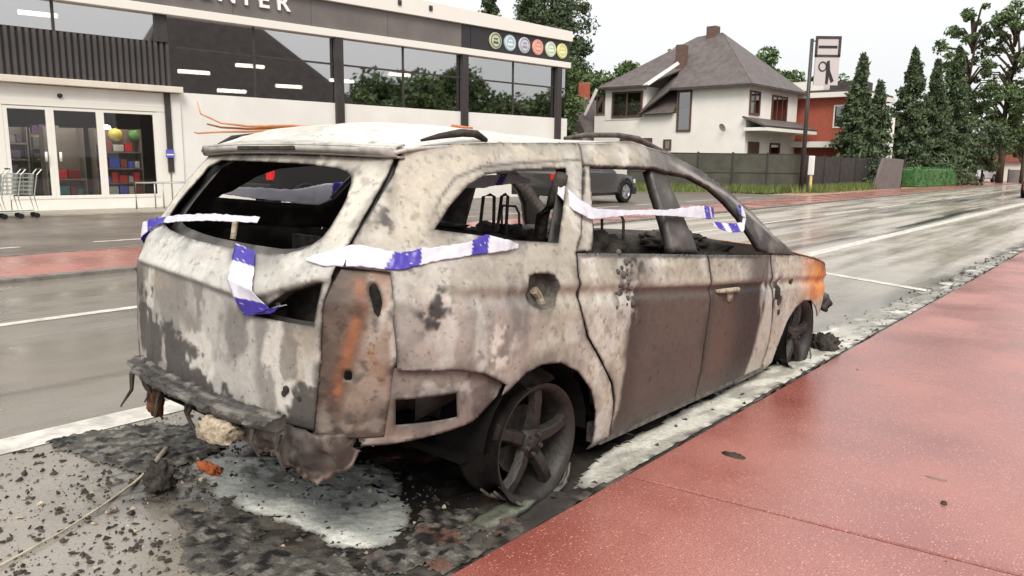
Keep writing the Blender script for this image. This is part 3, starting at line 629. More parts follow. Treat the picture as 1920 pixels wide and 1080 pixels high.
for s in (1, -1):
    PL = [(-.41, 1.345), (-.49, 1.28), (-.60, 1.167), (-.68, 1.07), (-.72, 1.0), (-.3, 1.0), (.26, .99), (.34, 1.06), (.52, 1.345), (.3, 1.40), (-.087, 1.385)]
    panel('pillar_lining', PL, [[(y, z if s == 1 else max(z, ip(y, [-.47, .3], [1.165, 1.10]))) for y, z in QWIN]], mirror(side_lift(-.05), s), lambda p, v: paint_dark(p, v)*.5, car, .04, wob=.004, seed=301)
    ST = [(-.43, 1.395), (-.44, 1.36), (-.49, 1.29), (-.60, 1.167), (-.68, 1.08), (-.73, 1.0), (-.785, 1.0), (-.725, 1.085), (-.655, 1.17), (-.553, 1.29), (-.49, 1.37), (-.47, 1.395)]
    panel('tailgate_channel', ST, [], mirror(side_lift(-.035), s), lambda p, v: paint_dark(p, v)*.4, car, .025, wob=.0, seed=303)
# rear spoiler lip under the roof edge, with the burnt-out high brake light
aa = np.linspace(-.63, .655, 40); prof = [(.05, .060), (-.03, .054), (-.038, .051), (-.04, .047), (-.034, .022), (-.028, .018), (.05, .016)]
v = []; 
for a in aa:
    y0 = float(T(a, 1.36)); e = 1-abs(a/.66)**8*.6
    for py, pz in prof: v.append((a, y0+py*e, 1.348+pz-.010*(a/.6)**2))
n = len(prof); f = [(i*n+k, (i+1)*n+k, (i+1)*n+k+1, i*n+k+1) for i in range(len(aa)-1) for k in range(n-1)]
vv = np.array(v); spo = mesh_obj('spoiler', vv, f, M['burnt'], car, True, np.clip(mixc(base(vv, WHITE, GREY*1.25, 16), SOOT*2, np.clip(sstep(-.55, -.63, vv[:, 0])+sstep(1.375, 1.368, vv[:, 2])*.5, 0, 1)), .02, .8))
spo.modifiers.new('e', 'EDGE_SPLIT').split_angle = math.radians(35); md = spo.modifiers.new('s', 'SOLIDIFY'); md.thickness = .008; md.offset = 0
mb = MB(); y0 = float(T(0, 1.36))
mb.box(-.20, .19, y0-.044, y0-.02, 1.374, 1.391); mb.build('brake_light_slot', M['char'], car, bevel=.004)
# roof rails: bent remains
def rail(pts, r, m, name='roof_rail'): return MB().tube(pts, r, 6).build(name, m, car, True)
rail([(.66, -.42, 1.415), (.655, -.32, 1.435), (.645, -.2, 1.452), (.64, -.12, 1.452), (.64, -.06, 1.43)], [.005, .012, .017, .016, .010], M['char'])
rail([(.64, .45, 1.46), (.63, .62, 1.482), (.62, .9, 1.495), (.61, 1.1, 1.488), (.62, 1.35, 1.43), (.66, 1.62, 1.345)], [.008, .013, .014, .015, .013, .009], M['char_grey'])
rail([(-.66, -.45, 1.40), (-.655, -.38, 1.438), (-.65, -.2, 1.465), (-.64, .2, 1.49), (-.62, .8, 1.5)], [.01, .012, .012, .012, .01], M['char'])
# peeled trims curling off the far roof edge
for k, (dz, dy, c) in enumerate(((.0, 0, 'orange_trim'), (-.025, .03, 'rust'), (-.05, -.02, 'orange_trim'))):
    pts = [(-.50+.02*k, .55, 1.5), (-.55, .2, 1.51+.1*dz), (-.6, -.1, 1.507+.3*dz), (-.66, -.30, 1.495+.5*dz), (-.72, -.40, 1.505+.8*dz), (-.79, -.46+dy, 1.545+dz*1.8), (-.80, -.47+dy, 1.60+dz*2.8)]
    rail(pts[:7-k % 2], [.005, .006, .007, .006, .005, .004, .003][:7-k % 2], M[c], 'peeled_trim')
rail([(-.1, 1.0, 1.5), (-.15, .7, 1.515), (-.1, .5, 1.53), (-.02, .42, 1.525), (.04, .5, 1.515)], .008, M['orange_trim'], 'peeled_trim')
# fuel filler pocket
fp = MB(); FF = dens(FUEL, .05)
v = [];
for y_, z_ in FF: v += [(float(W(y_, z_))-.002, y_, z_), (float(W(y_, z_))-.06, y_*.9+.0, .86+(z_-.86)*.9)]
n = len(FF); f = [(2*i, 2*((i+1) % n), 2*((i+1) % n)+1, 2*i+1) for i in range(n)]+[tuple(2*i+1 for i in range(n))]
fp.add(v, f).build('filler_pocket', M['char_grey'], car)
MB().tube([(.85, .0, .86), (.845, .03, .835), (.845, .05, .80)], .018, 8).build('filler_pipe', M['ash'], car)
# front door handle
hd = MB().tube([(float(W(1.50, .70))+.004, 1.50, .70), (float(W(1.58, .695))+.03, 1.56, .70), (float(W(1.7, .69))+.03, 1.72, .69), (float(W(1.78, .683))+.004, 1.79, .683)], [.01, .014, .014, .01], 8)
hd.lathe([(0.0001, .012), (.03, .008), (.032, -.01)], 'X', 14, (float(W(1.66, .66))+.002, 1.66, .655)).build('door_handle', M['burnt'] if False else M['ash'], car, True)
# bubbled, melted patch on the rear door
v = []; mb = MB()
for k in range(26):
    y_ = .60+rng.normal(0, .05); z_ = .83+rng.normal(0, .07); r = rng.uniform(.008, .022); x_ = float(W(y_, z_))
    mb.lathe([(0.0001, r*.6), (r*.7, r*.35), (r, -.004)], 'X', 7, (x_, y_, z_))
mb.build('blistered_paint', M['char_grey'], car, True)['kind'] = 'stuff'
for (y_, z_, r) in ((2.36, .60, .05), (2.40, .55, .04), (2.41, .47, .022), (2.60, .655, .03)):
    MB().lathe([(0.0001, .004), (r*.8, .004), (r, -.006)], 'X', 9, (float(W(y_, z_)), y_, z_)).build('burn_hole', M['char'], car)
# bonnet, scuttle, dashboard
av = np.linspace(-1, 1, 30); yv = np.linspace(2.42, 3.62, 30); A_, Y_ = np.meshgrid(av, yv); a, y = A_.ravel(), Y_.ravel()
wd = np.minimum(.87, W(y, np.full_like(y, .7))-.015); z = ip(y, [2.42, 2.65, 3.1, 3.4, 3.62], [.875, .835, .765, .69, .56])+.03*(1-a**2)
p = np.stack([a*wd, y, z+.012*(fbm(np.stack([a, y, y*0], 1), 5, 3, 130)-.5)], 1)
f = [(j*30+i, j*30+i+1, (j+1)*30+i+1, (j+1)*30+i) for j in range(29) for i in range(29)]
def pb(p): return mixc(base(p, BEIGE*.8, [.3, .12, .05], 18), [.55, .2, .06], sstep(.4, .6, fbm(p, 4, 3, 133))*.7)
o = mesh_obj('bonnet', p, f, M['burnt'], car, True, np.clip(pb(p), .01, .9)); md = o.modifiers.new('s', 'SOLIDIFY'); md.thickness = .008
fr = MB().tube([(-.8, 3.5, .42), (-.6, 3.66, .44), (0, 3.74, .45), (.6, 3.66, .44), (.83, 3.48, .42)], .05, 8)
fr.build('front_crossmember', M['char_grey'], car, True)
MB().tube([(.86, 3.36, .37), (.87, 3.46, .41), (.86, 3.53, .385), (.84, 3.50, .34), (.86, 3.42, .36)], .022, 7).build('arch_remnant', M['char'], car, True)
def lump(name, cx, cy, cz, sx, sy, sz, m, parent=car, seed=0, sub=3, amp=.35, flatb=False, fr=3.0):
    bm = bmesh.new(); bmesh.ops.create_icosphere(bm, subdivisions=sub, radius=1)
    v = np.array([tuple(q.co) for q in bm.verts]); f = [[q.index for q in t.verts] for t in bm.faces]; bm.free()
    n = fbm(v+seed*3.1, fr, 4, 140+seed)-.5; v = v*(1+2*amp*n)[:, None]
    v = np.sign(v)*np.abs(v)**.8
    if flatb: v[:, 2] = np.maximum(v[:, 2], -.3)
    return mesh_obj(name, v*np.array([sx, sy, sz])+np.array([cx, cy, cz]), f, m, parent, True)
lump('dashboard', 0, 2.12, .82, .74, .18, .12, M['char'], seed=1)
for s in (-1, 1): lump('front_seat', s*.37, 1.12, .62, .24, .26, .30, M['char'], seed=3+s)
lump('rear_seat', 0, .15, .62, .66, .18, .36, M['char'], seed=6)
lump('melted_trim', .2, .75, .80, .5, .35, .14, M['char'], seed=8, fr=6, amp=.5)
MB().tube([(.62*math.cos(t)*.3-.38, 1.82+.02*math.sin(t), .93+.17*math.sin(t)) for t in np.linspace(0, 2*math.pi, 20)[:-1]], .012, 6, True).build('steering_wheel', M['char'], car, True)
MB().tube([(-.02, .62, .95), (.0, .63, 1.18), (.02, .66, 1.19), (.03, .68, 1.18), (.02, .69, 1.0), (.02, .72, 1.0), (.02, .75, 1.18), (.02, .78, 1.19), (.02, .80, 1.18), (.0, .81, .95)], .009, 6).build('seat_spring', M['char_grey'], car, True)
MB().tube([(.72, .33, 1.30), (.66, .36, 1.2), (.6, .36, 1.12), (.6, .34, .98)], .03, 7).build('burnt_belt', M['char'], car, True)
lump('floor_debris', 0, .4, .45, .7, 1.0, .12, M['char'], seed=11)
for k, (a_, y_, z_, sx, sy, sz) in enumerate(((-.62, .75, .93, .10, .42, .07), (-.64, 1.75, .88, .09, .4, .06), (-.25, 1.05, .90, .24, .12, .10), (.30, 1.12, .88, .22, .12, .12), (.1, .28, .93, .5, .07, .10), (.35, 2.0, .90, .2, .12, .06))):
    lump('charred_upholstery', a_, y_, z_, sx, sy, sz, M['char'], seed=60+k, fr=7, amp=.65, sub=4)
for k in range(16):
    a0, y0_ = rng.uniform(-.6, .6), rng.uniform(-.1, 2.1); z0_ = rng.uniform(.78, .98); pts = [(a0, y0_, z0_)]
    for j in range(5): pts.append((pts[-1][0]+rng.normal(0, .07), pts[-1][1]+rng.normal(0, .09), max(.6, pts[-1][2]+rng.normal(.0, .05))))
    MB().tube(pts, .0045, 5).build('burnt_wire', M['char_grey'], car, True)
for a_, y_ in ((-.37, 1.30), (.37, 1.30)):
    MB().tube([(a_-.07, y_, .8), (a_-.07, y_-.02, 1.06), (a_-.05, y_-.03, 1.10), (a_+.05, y_-.03, 1.10), (a_+.07, y_-.02, 1.06), (a_+.07, y_, .8)], .008, 6).build('headrest_frame', M['char_grey'], car, True)
for k in range(7):
    a0 = -.5+.16*k; MB().tube([(a0+.02*math.sin(q*9), -.055+.008*math.cos(q*5), .5+.44*q) for q in np.linspace(0, 1, 12)], .006, 5).build('seat_wire', M['char_grey'], car, True)
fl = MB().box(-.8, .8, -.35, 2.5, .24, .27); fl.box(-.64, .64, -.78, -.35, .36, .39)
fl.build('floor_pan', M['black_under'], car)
MB().box(-.62, .62, -.10, -.06, .25, .98).build('seat_back', M['char_grey'], car)
for s in (-1, 1): MB().box(min(s*.78, s*.855), max(s*.78, s*.855), .5, 2.35, .10, .19).build('sill', M['char_grey'], car)
# rear crash bar, rear valance and hanging remains
v = []; bars = MB()
def bar_sweep(aa, yf, prof, zf):
    v = []; n = len(prof)
    for a in aa:
        for py, pz in prof: v.append((a, yf(a)+py, zf(a)+pz))
    m = len(aa); f = [(i*n+k, (i+1)*n+k, (i+1)*n+(k+1) % n, i*n+(k+1) % n) for i in range(m-1) for k in range(n)]+[tuple(range(n)), tuple((m-1)*n+k for k in range(n))]
    return v, f
aa = np.linspace(-.62, .50, 90)
v, f = bar_sweep(aa, lambda a: -1.0+.10*(abs(a)/.66)**3, [(0, 0), (-.006, .012), (.0, .024), (.012, .022), (.02, .032), (.05, .030), (.06, .038), (.11, .036), (.11, .0), (.03, -.016)], lambda a: .455-.012*a)
v = np.array(v); j1 = fbm(v*np.array([1, 1, 1]), 26, 3, 241)-.5; j2 = fbm(v, 60, 2, 243)-.5; v[:, 1] += j1*.03+j2*.012; v[:, 2] += (fbm(v+7, 30, 3, 245)-.5)*.022
cb_ = mixc(np.ones((len(v), 3))*np.array([.045, .04, .036]), [.19, .175, .155], sstep(.52, .62, fbm(v*np.array([.35, 2, 2]), 26, 4, 247))*.8)
mesh_obj('bumper_beam', v, f, M['burnt'], car, False, cb_)
for k in range(9):
    a0 = -.5+.13*k+rng.normal(0, .03); y0_ = float(T(a0, .45))-.03+rng.normal(0, .02); z0_ = .44; dz = rng.uniform(.05, .14)
    MB().tube([(a0, y0_, z0_), (a0+rng.normal(0, .015), y0_-.01, z0_-dz*.5), (a0+rng.normal(0, .04), y0_+rng.normal(0, .03), z0_-dz)], [.012, .008, .004], 5).build('charred_strand', M['char'], car)
v, f = bar_sweep(aa[:22], lambda a: -.955+.1*(abs(a)/.66)**3, [(0, 0), (.0, .05), (.07, .055), (.07, .0)], lambda a: .385+.006*math.sin(a*17))
MB().add(v, f).build('lower_bumper_bar', M['char'], car)
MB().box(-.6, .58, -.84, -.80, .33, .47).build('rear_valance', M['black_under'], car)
# torn corner skin wrapping from the rear panel round to the side
pts_t = np.linspace(0, 1, 60); v = []; c = []; nv = 14
for t in pts_t:
    if t < .7: a_ = .16+(.60-.16)*t/.7; y_ = float(T(a_, .45))-.012
    else: q = (t-.7)/.3; a_ = .60+.10*math.sin(q*math.pi/2); y_ = float(T(.60, .45))-.012+.14*(1-math.cos(q*math.pi/2))
    zt = ip(t, [0, .3, .7, 1], [.45, .46, .46, .44]); zb = rng.normal(0, .007)+ ip(t, [0, .12, .4, .62, .82, .93, 1], [.42, .36, .335, .31, .285, .315, .375])+.006*math.sin(t*31)
    for k in range(nv):
        u = k/(nv-1); v.append((a_, y_-.03*math.sin(u*2.6)+(.02 if t < .7 else 0)*u, zt+(zb-zt)*u)); c.append([.06, .046, .039] if u < .86 else [.24, .2, .17])
v = np.array(v); nz = fbm(v, 16, 5, 211)-.5; v[:, 1] += nz*.075+(np.abs(fbm(v, 24, 3, 213)-.5))*.05; v[:, 0] += (fbm(v, 9, 3, 215)-.5)*.03
c = np.array(c); c = mixc(c, [.2, .16, .13], sstep(.55, .68, fbm(v, 19, 3, 217))*.7); c = mixc(c, SOOT, sstep(.5, .65, fbm(v, 11, 3, 219))*.7)
f = [(i*nv+k, i*nv+k+1, (i+1)*nv+k+1, (i+1)*nv+k) for i in range(59) for k in range(nv-1)]
o = mesh_obj('bumper_corner', v, f, M['burnt'], car, True, c); md = o.modifiers.new('s', 'SOLIDIFY'); md.thickness = .008
MB().prism([(-.745, .435), (-.695, .432), (-.698, .385), (-.735, .405)], .70, .73, 'X').build('bracket', M['ash'], car)
lump('hanging_remnant', -.36, -.93, .36, .03, .03, .07, M['scrap'], seed=25, amp=.5, fr=5)
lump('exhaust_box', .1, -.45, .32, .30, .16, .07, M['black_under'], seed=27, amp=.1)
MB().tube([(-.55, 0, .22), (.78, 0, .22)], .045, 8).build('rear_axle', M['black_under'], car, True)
# wheels: bare burnt five-spoke rims
def make_wheel(side, y):
    wm = MB(); s = side; x0 = s*.893
    prof = [(.246, 0), (.238, -.004), (.226, -.016), (.218, -.045), (.205, -.075), (.198, -.12), (.21, -.16), (.232, -.178), (.246, -.186), (.238, -.182), (.2, -.158), (.188, -.12), (.195, -.075), (.208, -.045), (.216, -.018), (.236, -.002), (.246, 0)]
    wm.lathe([(r, hh*1.12*s) for r, hh in prof], 'X', 48, (x0, y, .246))
    wo = wm.build('wheel', M['rim'], car, True)
    base_ang = math.radians(84)
    for k in range(5):
        t = base_ang+k*2*math.pi/5; ct, st = math.cos(t), math.sin(t); sp = MB(); v = []
        for r, wd, dx in ((.045, .036, -.035), (.10, .033, -.018), (.17, .029, -.016), (.222, .037, -.026)):
            for q, d in ((-1, -.035), (-.62, 0), (.62, 0), (1, -.035)):
                yy = r*ct-q*wd*st; zz = r*st+q*wd*ct; v.append((x0+s*(dx+d), y+yy, .246+zz))
        f = [(i*4+k2, i*4+k2+1, (i+1)*4+k2+1, (i+1)*4+k2) for i in range(3) for k2 in range(3)]+[(i*4, (i+1)*4, (i+1)*4+3, i*4+3) for i in range(3)]+[(0, 1, 2, 3), (12, 15, 14, 13)]
        sp.add(v, f); sp.build('spoke', M['rim'], wo, False, bevel=.004)
    hb = MB().lathe([(.0001, s*-.022), (.026, s*-.02), (.028, s*-.03), (.058, s*-.026), (.062, s*-.07)], 'X', 24, (x0, y, .246)); hb.build('hub', M['rim'], wo, True)
    nuts = MB()
    for k in range(5):
        t = base_ang+.63+k*2*math.pi/5; nuts.lathe([(.0001, s*-.014), (.008, s*-.014), (.009, s*-.03)], 'X', 8, (x0, y+.043*math.cos(t), .246+.043*math.sin(t)))
    nuts.build('wheel_nut', M['char'], wo)
    MB().lathe([(.04, s*-.10), (.14, s*-.10), (.14, s*-.125), (.04, s*-.125)], 'X', 30, (x0, y, .246)).build('brake_disc', M['char'], wo)
    return wo
for s in (1, -1):
    for y in (0.0, 2.855): make_wheel(s, y)
# remains of tyre wire under the front and rear wheel
for k, (y0, r) in enumerate(((0.02, .25), (2.87, .25))):
    mb = MB()
    for j in range(7):
        t0, t1 = rng.uniform(3.6, 4.4), rng.uniform(5.0, 6.0); rr = .25+rng.uniform(.0, .016); xx = .85+rng.uniform(-.12, .06)
        mb.tube([(xx+.02*math.sin(5*t), y0+rr*math.cos(t), max(.245+rr*math.sin(t), .006)) for t in np.linspace(t0, t1, 9)], .006, 5)
    mb.build('tyre_wire', M['char_grey'], car, True)

# ------------------------------------------------------------------ police tape (things lying on the wreck)
def tape_mat():
    m, n, l, b = new_mat('police_tape'); at = n.new('ShaderNodeVertexColor'); at.layer_name = 'Col'
    l.new(at.outputs[0], b.inputs['Base Color']); b.inputs['Roughness'].default_value = .3; b.inputs['Specular IOR Level'].default_value = .5
    tl = n.new('ShaderNodeBsdfTranslucent'); l.new(at.outputs[0], tl.inputs[0]); ms = n.new('ShaderNodeMixShader'); ms.inputs[0].default_value = .3
    l.new(b.outputs[0], ms.inputs[1]); l.new(tl.outputs[0], ms.inputs[2]); l.new(ms.outputs[0], n['Material Output'].inputs['Surface'])
    return m
M['tape'] = tape_mat()
BLUE = np.array([.075, .05, .42]); TW = np.array([.74, .73, .80])
def ribbon(pairs, blues, label, wob=.0038, n=18, group='strips of police tape on the wreck', seed=0):
    """pairs: (edge A, edge B) points in car coordinates; blues: (start,end) spans along the index, printed blue"""
    A = np.array([p[0] for p in pairs], float); B = np.array([p[1] for p in pairs], float); m = len(pairs)
    def cr(P, t):
        i = int(min(max(math.floor(t), 0), m-2)); u = t-i; p0, p1, p2, p3 = P[max(i-1, 0)], P[i], P[i+1], P[min(i+2, m-1)]
        return .5*((2*p1)+(-p0+p2)*u+(2*p0-5*p1+4*p2-p3)*u*u+(-p0+3*p1-3*p2+p3)*u**3)
    lin = lambda P, t: P[min(int(t), m-2)]*(1-(t-min(int(t), m-2)))+P[min(int(t), m-2)+1]*(t-min(int(t), m-2)); cr_ = cr; cr = lambda P, t: .35*cr_(P, t)+.65*lin(P, t)
    ts = np.linspace(0, m-1, (m-1)*n+1); nw = 13; v = []; c = []
    for t in ts:
        a, b = cr(A, t), cr(B, t)
        for k in range(nw): v.append(a+(b-a)*k/(nw-1)); 
        for k in range(nw):
            q = t+.22*(k/(nw-1)-.5); bl = any(s <= q <= e for s, e in blues)
            wig = math.sin(q*26)*.5+math.sin(k*2.3+q*9)*.5 > 1.12*.82+.03
            c.append((TW if wig else BLUE) if bl else TW)
    v = np.array(v); q_ = v*np.array([1, 1, .5]); rd = np.abs(fbm(q_, 16, 2, 150+seed)-.5)*2; rd2 = np.abs(fbm(q_+5, 30, 2, 170+seed)-.5)*2
    v[:, 0] += (rd-.3)*wob*3.2+rd2*wob; v[:, 1] -= (rd2-.3)*wob*2; v[:, 2] += (rd2-.35)*wob*2.2
    f = [(i*nw+k, i*nw+k+1, (i+1)*nw+k+1, (i+1)*nw+k) for i in range(len(ts)-1) for k in range(nw-1)]
    org = v.mean(0); wc = Matrix.Translation((CX, CY, 0)) @ Matrix.Rotation(-CP, 4, 'X')
    o = mesh_obj('police_tape', v-org, f, M['tape'], None, True, np.array(c)); o.location = wc @ Vector(org); o.rotation_euler = (-CP, 0, 0)
    md = o.modifiers.new('s', 'SOLIDIFY'); md.thickness = .0006
    return tag(o, label, 'tape', group)
def sw(y, z, off=.012): return (float(W(y, z))+off, y, z)
def rw(a, z, off=-.014): return (a, float(T(a, z))+off, z)
ribbon([(rw(.54, 1.022, -.02), rw(.54, 1.016, -.02)), (rw(.655, 1.062, -.015), rw(.63, 1.003)), (sw(-.72, 1.070), sw(-.745, 1.003)), (sw(-.62, 1.045), sw(-.64, .99)), (sw(-.53, 1.055), sw(-.53, 1.01)), (sw(-.36, 1.066), sw(-.36, 1.025)), (sw(-.26, 1.09), sw(-.27, 1.025)), (sw(-.15, 1.062, .03), sw(-.16, 1.03, .02)), (sw(-.10, 1.048), sw(-.11, 1.035))],
       [(2.75, 3.75), (5.1, 6.05)], 'wide white and blue police tape laid along the belt line below the rear side window', seed=1)
ribbon([(rw(.14, 1.04), rw(.28, 1.02)), (rw(.17, .985), rw(.32, .96)), (rw(.22, .925, -.03), rw(.37, .90, -.02)), (rw(.27, .87, -.02), rw(.43, .85, -.015)), (rw(.31, .805), rw(.44, .83)), (rw(.41, .835, -.03), rw(.49, .865))],
       [(0, .9), (2.9, 5)], 'short loose end of blue and white police tape hanging over the boot lid', seed=2)
ribbon([(rw(.13, 1.128, .03), rw(.13, 1.108, .03)), (rw(-.15, 1.125, .0), rw(-.15, 1.10, .0)), (rw(-.42, 1.108), rw(-.42, 1.08)), (rw(-.62, 1.085), rw(-.62, 1.05)), ((-.70, -.79, 1.06), (-.71, -.80, .99)), ((-.755, -.72, 1.0), (-.75, -.74, .92)), ((-.79, -.62, .98), (-.79, -.63, .90))],
       [(2.6, 3.6), (4.1, 6)], 'crumpled police tape wound round the far rear corner of the wreck', seed=3)
ribbon([((.70, .33, 1.285), (.72, .30, 1.225)), (sw(.36, 1.22, .015), sw(.32, 1.16, .015)), (sw(.46, 1.165, .02), sw(.42, 1.12, .02)), (sw(.78, 1.148, .0), sw(.78, 1.126, .0)), (sw(1.12, 1.142, .012), sw(1.12, 1.112, .012)), (sw(1.38, 1.15, .012), sw(1.38, 1.092, .012)), (sw(1.55, 1.15, .0), sw(1.55, 1.08, .0)), (sw(1.68, 1.135, -.03), sw(1.66, 1.085, -.03))],
       [(5.7, 6.3), (6.6, 7)], 'taut white police tape stretched across the rear side door window opening', seed=4)
ribbon([(sw(1.9, 1.15, .02), sw(1.88, 1.10, .02)), (sw(1.97, 1.135, .015), sw(1.96, 1.07, .015)), (sw(1.93, 1.05, .0), sw(1.90, 1.0, 0)), (sw(1.82, 1.045, -.04), sw(1.80, .995, -.04)), (sw(1.72, 1.06, -.08), sw(1.72, 1.03, -.08))],
       [(0, .5), (2.3, 2.9), (3.3, 3.8)], 'bunched blue and white police tape tied round the front roof pillar', seed=5)
ribbon([((-.785, -.378, 1.212), (-.785, -.378, 1.176)), ((-.785, -.2, 1.205), (-.785, -.2, 1.152)), ((-.785, .025, 1.192), (-.785, .025, 1.126)), ((-.785, .21, 1.222), (-.785, .24, 1.106)), ((-.785, .36, 1.236), (-.785, .35, 1.118))],
       [(3.3, 4)], 'white police tape strung inside the wreck behind the empty rear window', seed=6)
ribbon([((-.02, .42, 1.285), (-.02, .42, 1.225)), ((.0, .62, 1.285), (.0, .62, 1.225)), ((.01, .80, 1.30), (.01, .80, 1.245)), ((.02, .98, 1.275), (.02, .98, 1.25))],
       [(.15, .4), (1.6, 1.9)], 'short police tape hanging inside the wreck behind the rear quarter window', seed=7)

# ------------------------------------------------------------------ ash, foam and debris on the ground
def foam_patch(name, x0, x1, y0, y1, d, maskf, label, hgt=.02, colf=None):
    xs = np.arange(x0, x1, d); ys = np.arange(y0, y1, d); X, Y = np.meshgrid(xs, ys); p = np.stack([X.ravel(), Y.ravel(), X.ravel()*0], 1)
    m = maskf(p); nx = len(xs); p[:, 2] = .003+lane_z(p)*.6+hgt*np.clip(m, 0, 1)*(.45+.55*fbm(p, 9, 3, 181))
    f = [(j*nx+i, j*nx+i+1, (j+1)*nx+i+1, (j+1)*nx+i) for j in range(len(ys)-1) for i in range(nx-1) if m[j*nx+i] > 0 and m[j*nx+i+1] > 0 and m[(j+1)*nx+i] > 0 and m[(j+1)*nx+i+1] > 0]
    used = sorted({i for t in f for i in t}); mp = {j: i for i, j in enumerate(used)}
    p = p[used]; f = [tuple(mp[i] for i in t) for t in f]
    c = np.clip(colf(p), .01, .9)
    if 'gutter' in name: c = mixc(c, [.16, .15, .13], 1-sstep(0, .45, maskf(p)))
    else: c = mixc(c, [.10, .092, .08], 1-sstep(0, .75, maskf(p)))
    o = mesh_obj(name, p, f, M['foam'], None, True, c); tag(o, label, 'foam', kind='stuff'); return o
def poly_mask(poly, amp=.09, fr=9, s=183):
    P_ = smooth_poly(poly, 2)
    def mf(p):
        q = p.copy(); q[:, 0] += (fbm(p, fr, 4, s)-.5)*amp*2; q[:, 1] += (fbm(p, fr, 4, s+6)-.5)*amp*2
        e = np.array(dens(P_, .03)); d = np.array([np.min(np.hypot(e[:, 0]-a_, e[:, 1]-b_)) for a_, b_ in q[:, :2]])
        return np.where(inpoly(q[:, :2], P_), 1, -1)*np.clip(d/.06, 0, 1)
    return mf
puddle_mask = poly_mask([(-3.21, 1.55), (-3.16, 1.7), (-2.96, 1.84), (-2.67, 2.05), (-2.42, 2.1), (-2.17, 1.95), (-1.97, 1.77), (-1.92, 1.65), (-2.05, 1.52), (-2.18, 1.53), (-2.34, 1.5), (-2.57, 1.44), (-2.8, 1.45)], .045)
def puddle_col(p):
    n = fbm(p*np.array([1, 2.2, 1]), 4, 4, 185); c = np.ones((len(p), 3))*np.array([.34, .355, .335]); c = mixc(c, [.72, .73, .67], sstep(.1, .75, (n-.5)*1.3+.85*sstep(1.78, 1.5, p[:, 1])*sstep(-2.9, -2.2, p[:, 0])))
    return mixc(c, [.09, .086, .08], sstep(.66, .76, fbm(p, 12, 3, 187))*.7)
foam_patch('foam_puddle', -3.35, -1.8, 1.35, 2.2, .010, puddle_mask, 'grey-white puddle of foam and ash behind the wreck', .006, puddle_col)
def crust_col(p):
    c = np.ones((len(p), 3))*np.array([.075, .07, .06]); c = mixc(c, [.2, .185, .16], sstep(.5, .62, fbm(p, 34, 4, 221))*.8); c = mixc(c, [.13, .055, .035], sstep(.56, .66, fbm(p, 6, 4, 229))*sstep(-2.15, -2.0, p[:, 0])*.8); return mixc(c, [.012, .011, .01], sstep(.5, .6, fbm(p, 25, 4, 223)))
for nm_, pg, lb, hg in (('burnt_crust', [(-3.93, 1.22), (-3.91, 1.5), (-3.77, 1.78), (-3.29, 1.76), (-3.18, 1.53), (-3.29, 1.37), (-3.58, 1.18)], 'crumbly grey crust of burnt plastic beside the white edge line', .04),
                        ('burnt_crust', [(-1.80, 1.52), (-2.03, 1.51), (-1.95, 1.73), (-2.05, 1.93), (-1.9, 2.07), (-1.71, 2.17), (-1.67, 1.89), (-1.66, 1.6)], 'black and rusty crust of burnt debris beside the bare rear wheel', .04),
                        ('burnt_crust', [(-2.8, 1.30), (-2.6, 1.42), (-2.24, 1.48), (-2.02, 1.5), (-1.72, 1.45), (-1.8, 1.25), (-2.2, 1.1), (-2.5, 1.18)], 'dark gravelly crust of burnt debris in the near foreground', .03)):
    pm = poly_mask(pg, .15, 8, 227)
    xs_ = [q[0] for q in pg]; ys_ = [q[1] for q in pg]
    o = foam_patch(nm_, min(xs_)-.1, min(max(xs_)+.1, KX-.004), min(ys_)-.1, max(ys_)+.1, .0125, pm, lb, .012, crust_col)
    me = o.data; co = np.zeros(len(me.vertices)*3); me.vertices.foreach_get('co', co); co = co.reshape(-1, 3); co[:, 2] += hg*np.clip(fbm(co*np.array([1, 1, 0]), 64, 3, 231)-.42, 0, 1)*np.clip(pm(co*np.array([1., 1, 0]))+.2, 0, 1); me.vertices.foreach_set('co', co.ravel()); me.update()
    me.materials.clear(); me.materials.append(M['crust']); o['label'] = lb

def gut_mask(p):
    x, y = p[:, 0], p[:, 1]; n = fbm(p*np.array([1, .55, 1]), 8, 4, 191)
    wdt = ip(y, [2.2, 2.7, 3.4, 5.2, 6.2, 9, 14, 20], [.09, .12, .14, .15, .26, .17, .11, .05])
    gate = sstep(2.35, 2.9, y)*(1-sstep(12, 19, y)); broken = .25*sstep(6.5, 9, y)
    return gate*1.2-((x-(KX-.03)+wdt*.5)/wdt)**2*1.1-.1+(n-.5)*ip(y, [2.5, 5, 6.5, 9], [.9, 1.0, 2.2, 3.0])-broken-.3*(1-gate)
def gut_col(p):
    n = fbm(p*np.array([1.5, .5, 1]), 9, 4, 193); c = np.ones((len(p), 3))*np.array([.58, .565, .5]); c = mixc(c, [.26, .245, .21], sstep(.42, .62, n)*.75)
    c = mixc(c, [.2, .185, .16], sstep(5.4, 7.2, p[:, 1])*sstep(.25, .5, fbm(p, 6, 4, 199))*.85)
    return mixc(c, [.04, .036, .033], np.clip(sstep(.62, .72, fbm(p, 17, 3, 195))*sstep(4.5, 7.5, p[:, 1]+10*(.12-np.abs(p[:, 0]-KX)))*1.0+sstep(-1.72, -1.665, p[:, 0])*sstep(.4, .6, fbm(p, 22, 3, 197)), 0, .92))
foam_patch('gutter_foam', -2.35, KX-.004, 2.1, 19, .02, gut_mask, 'pale extinguishing foam lying along the gutter between wreck and red path', .010, gut_col)
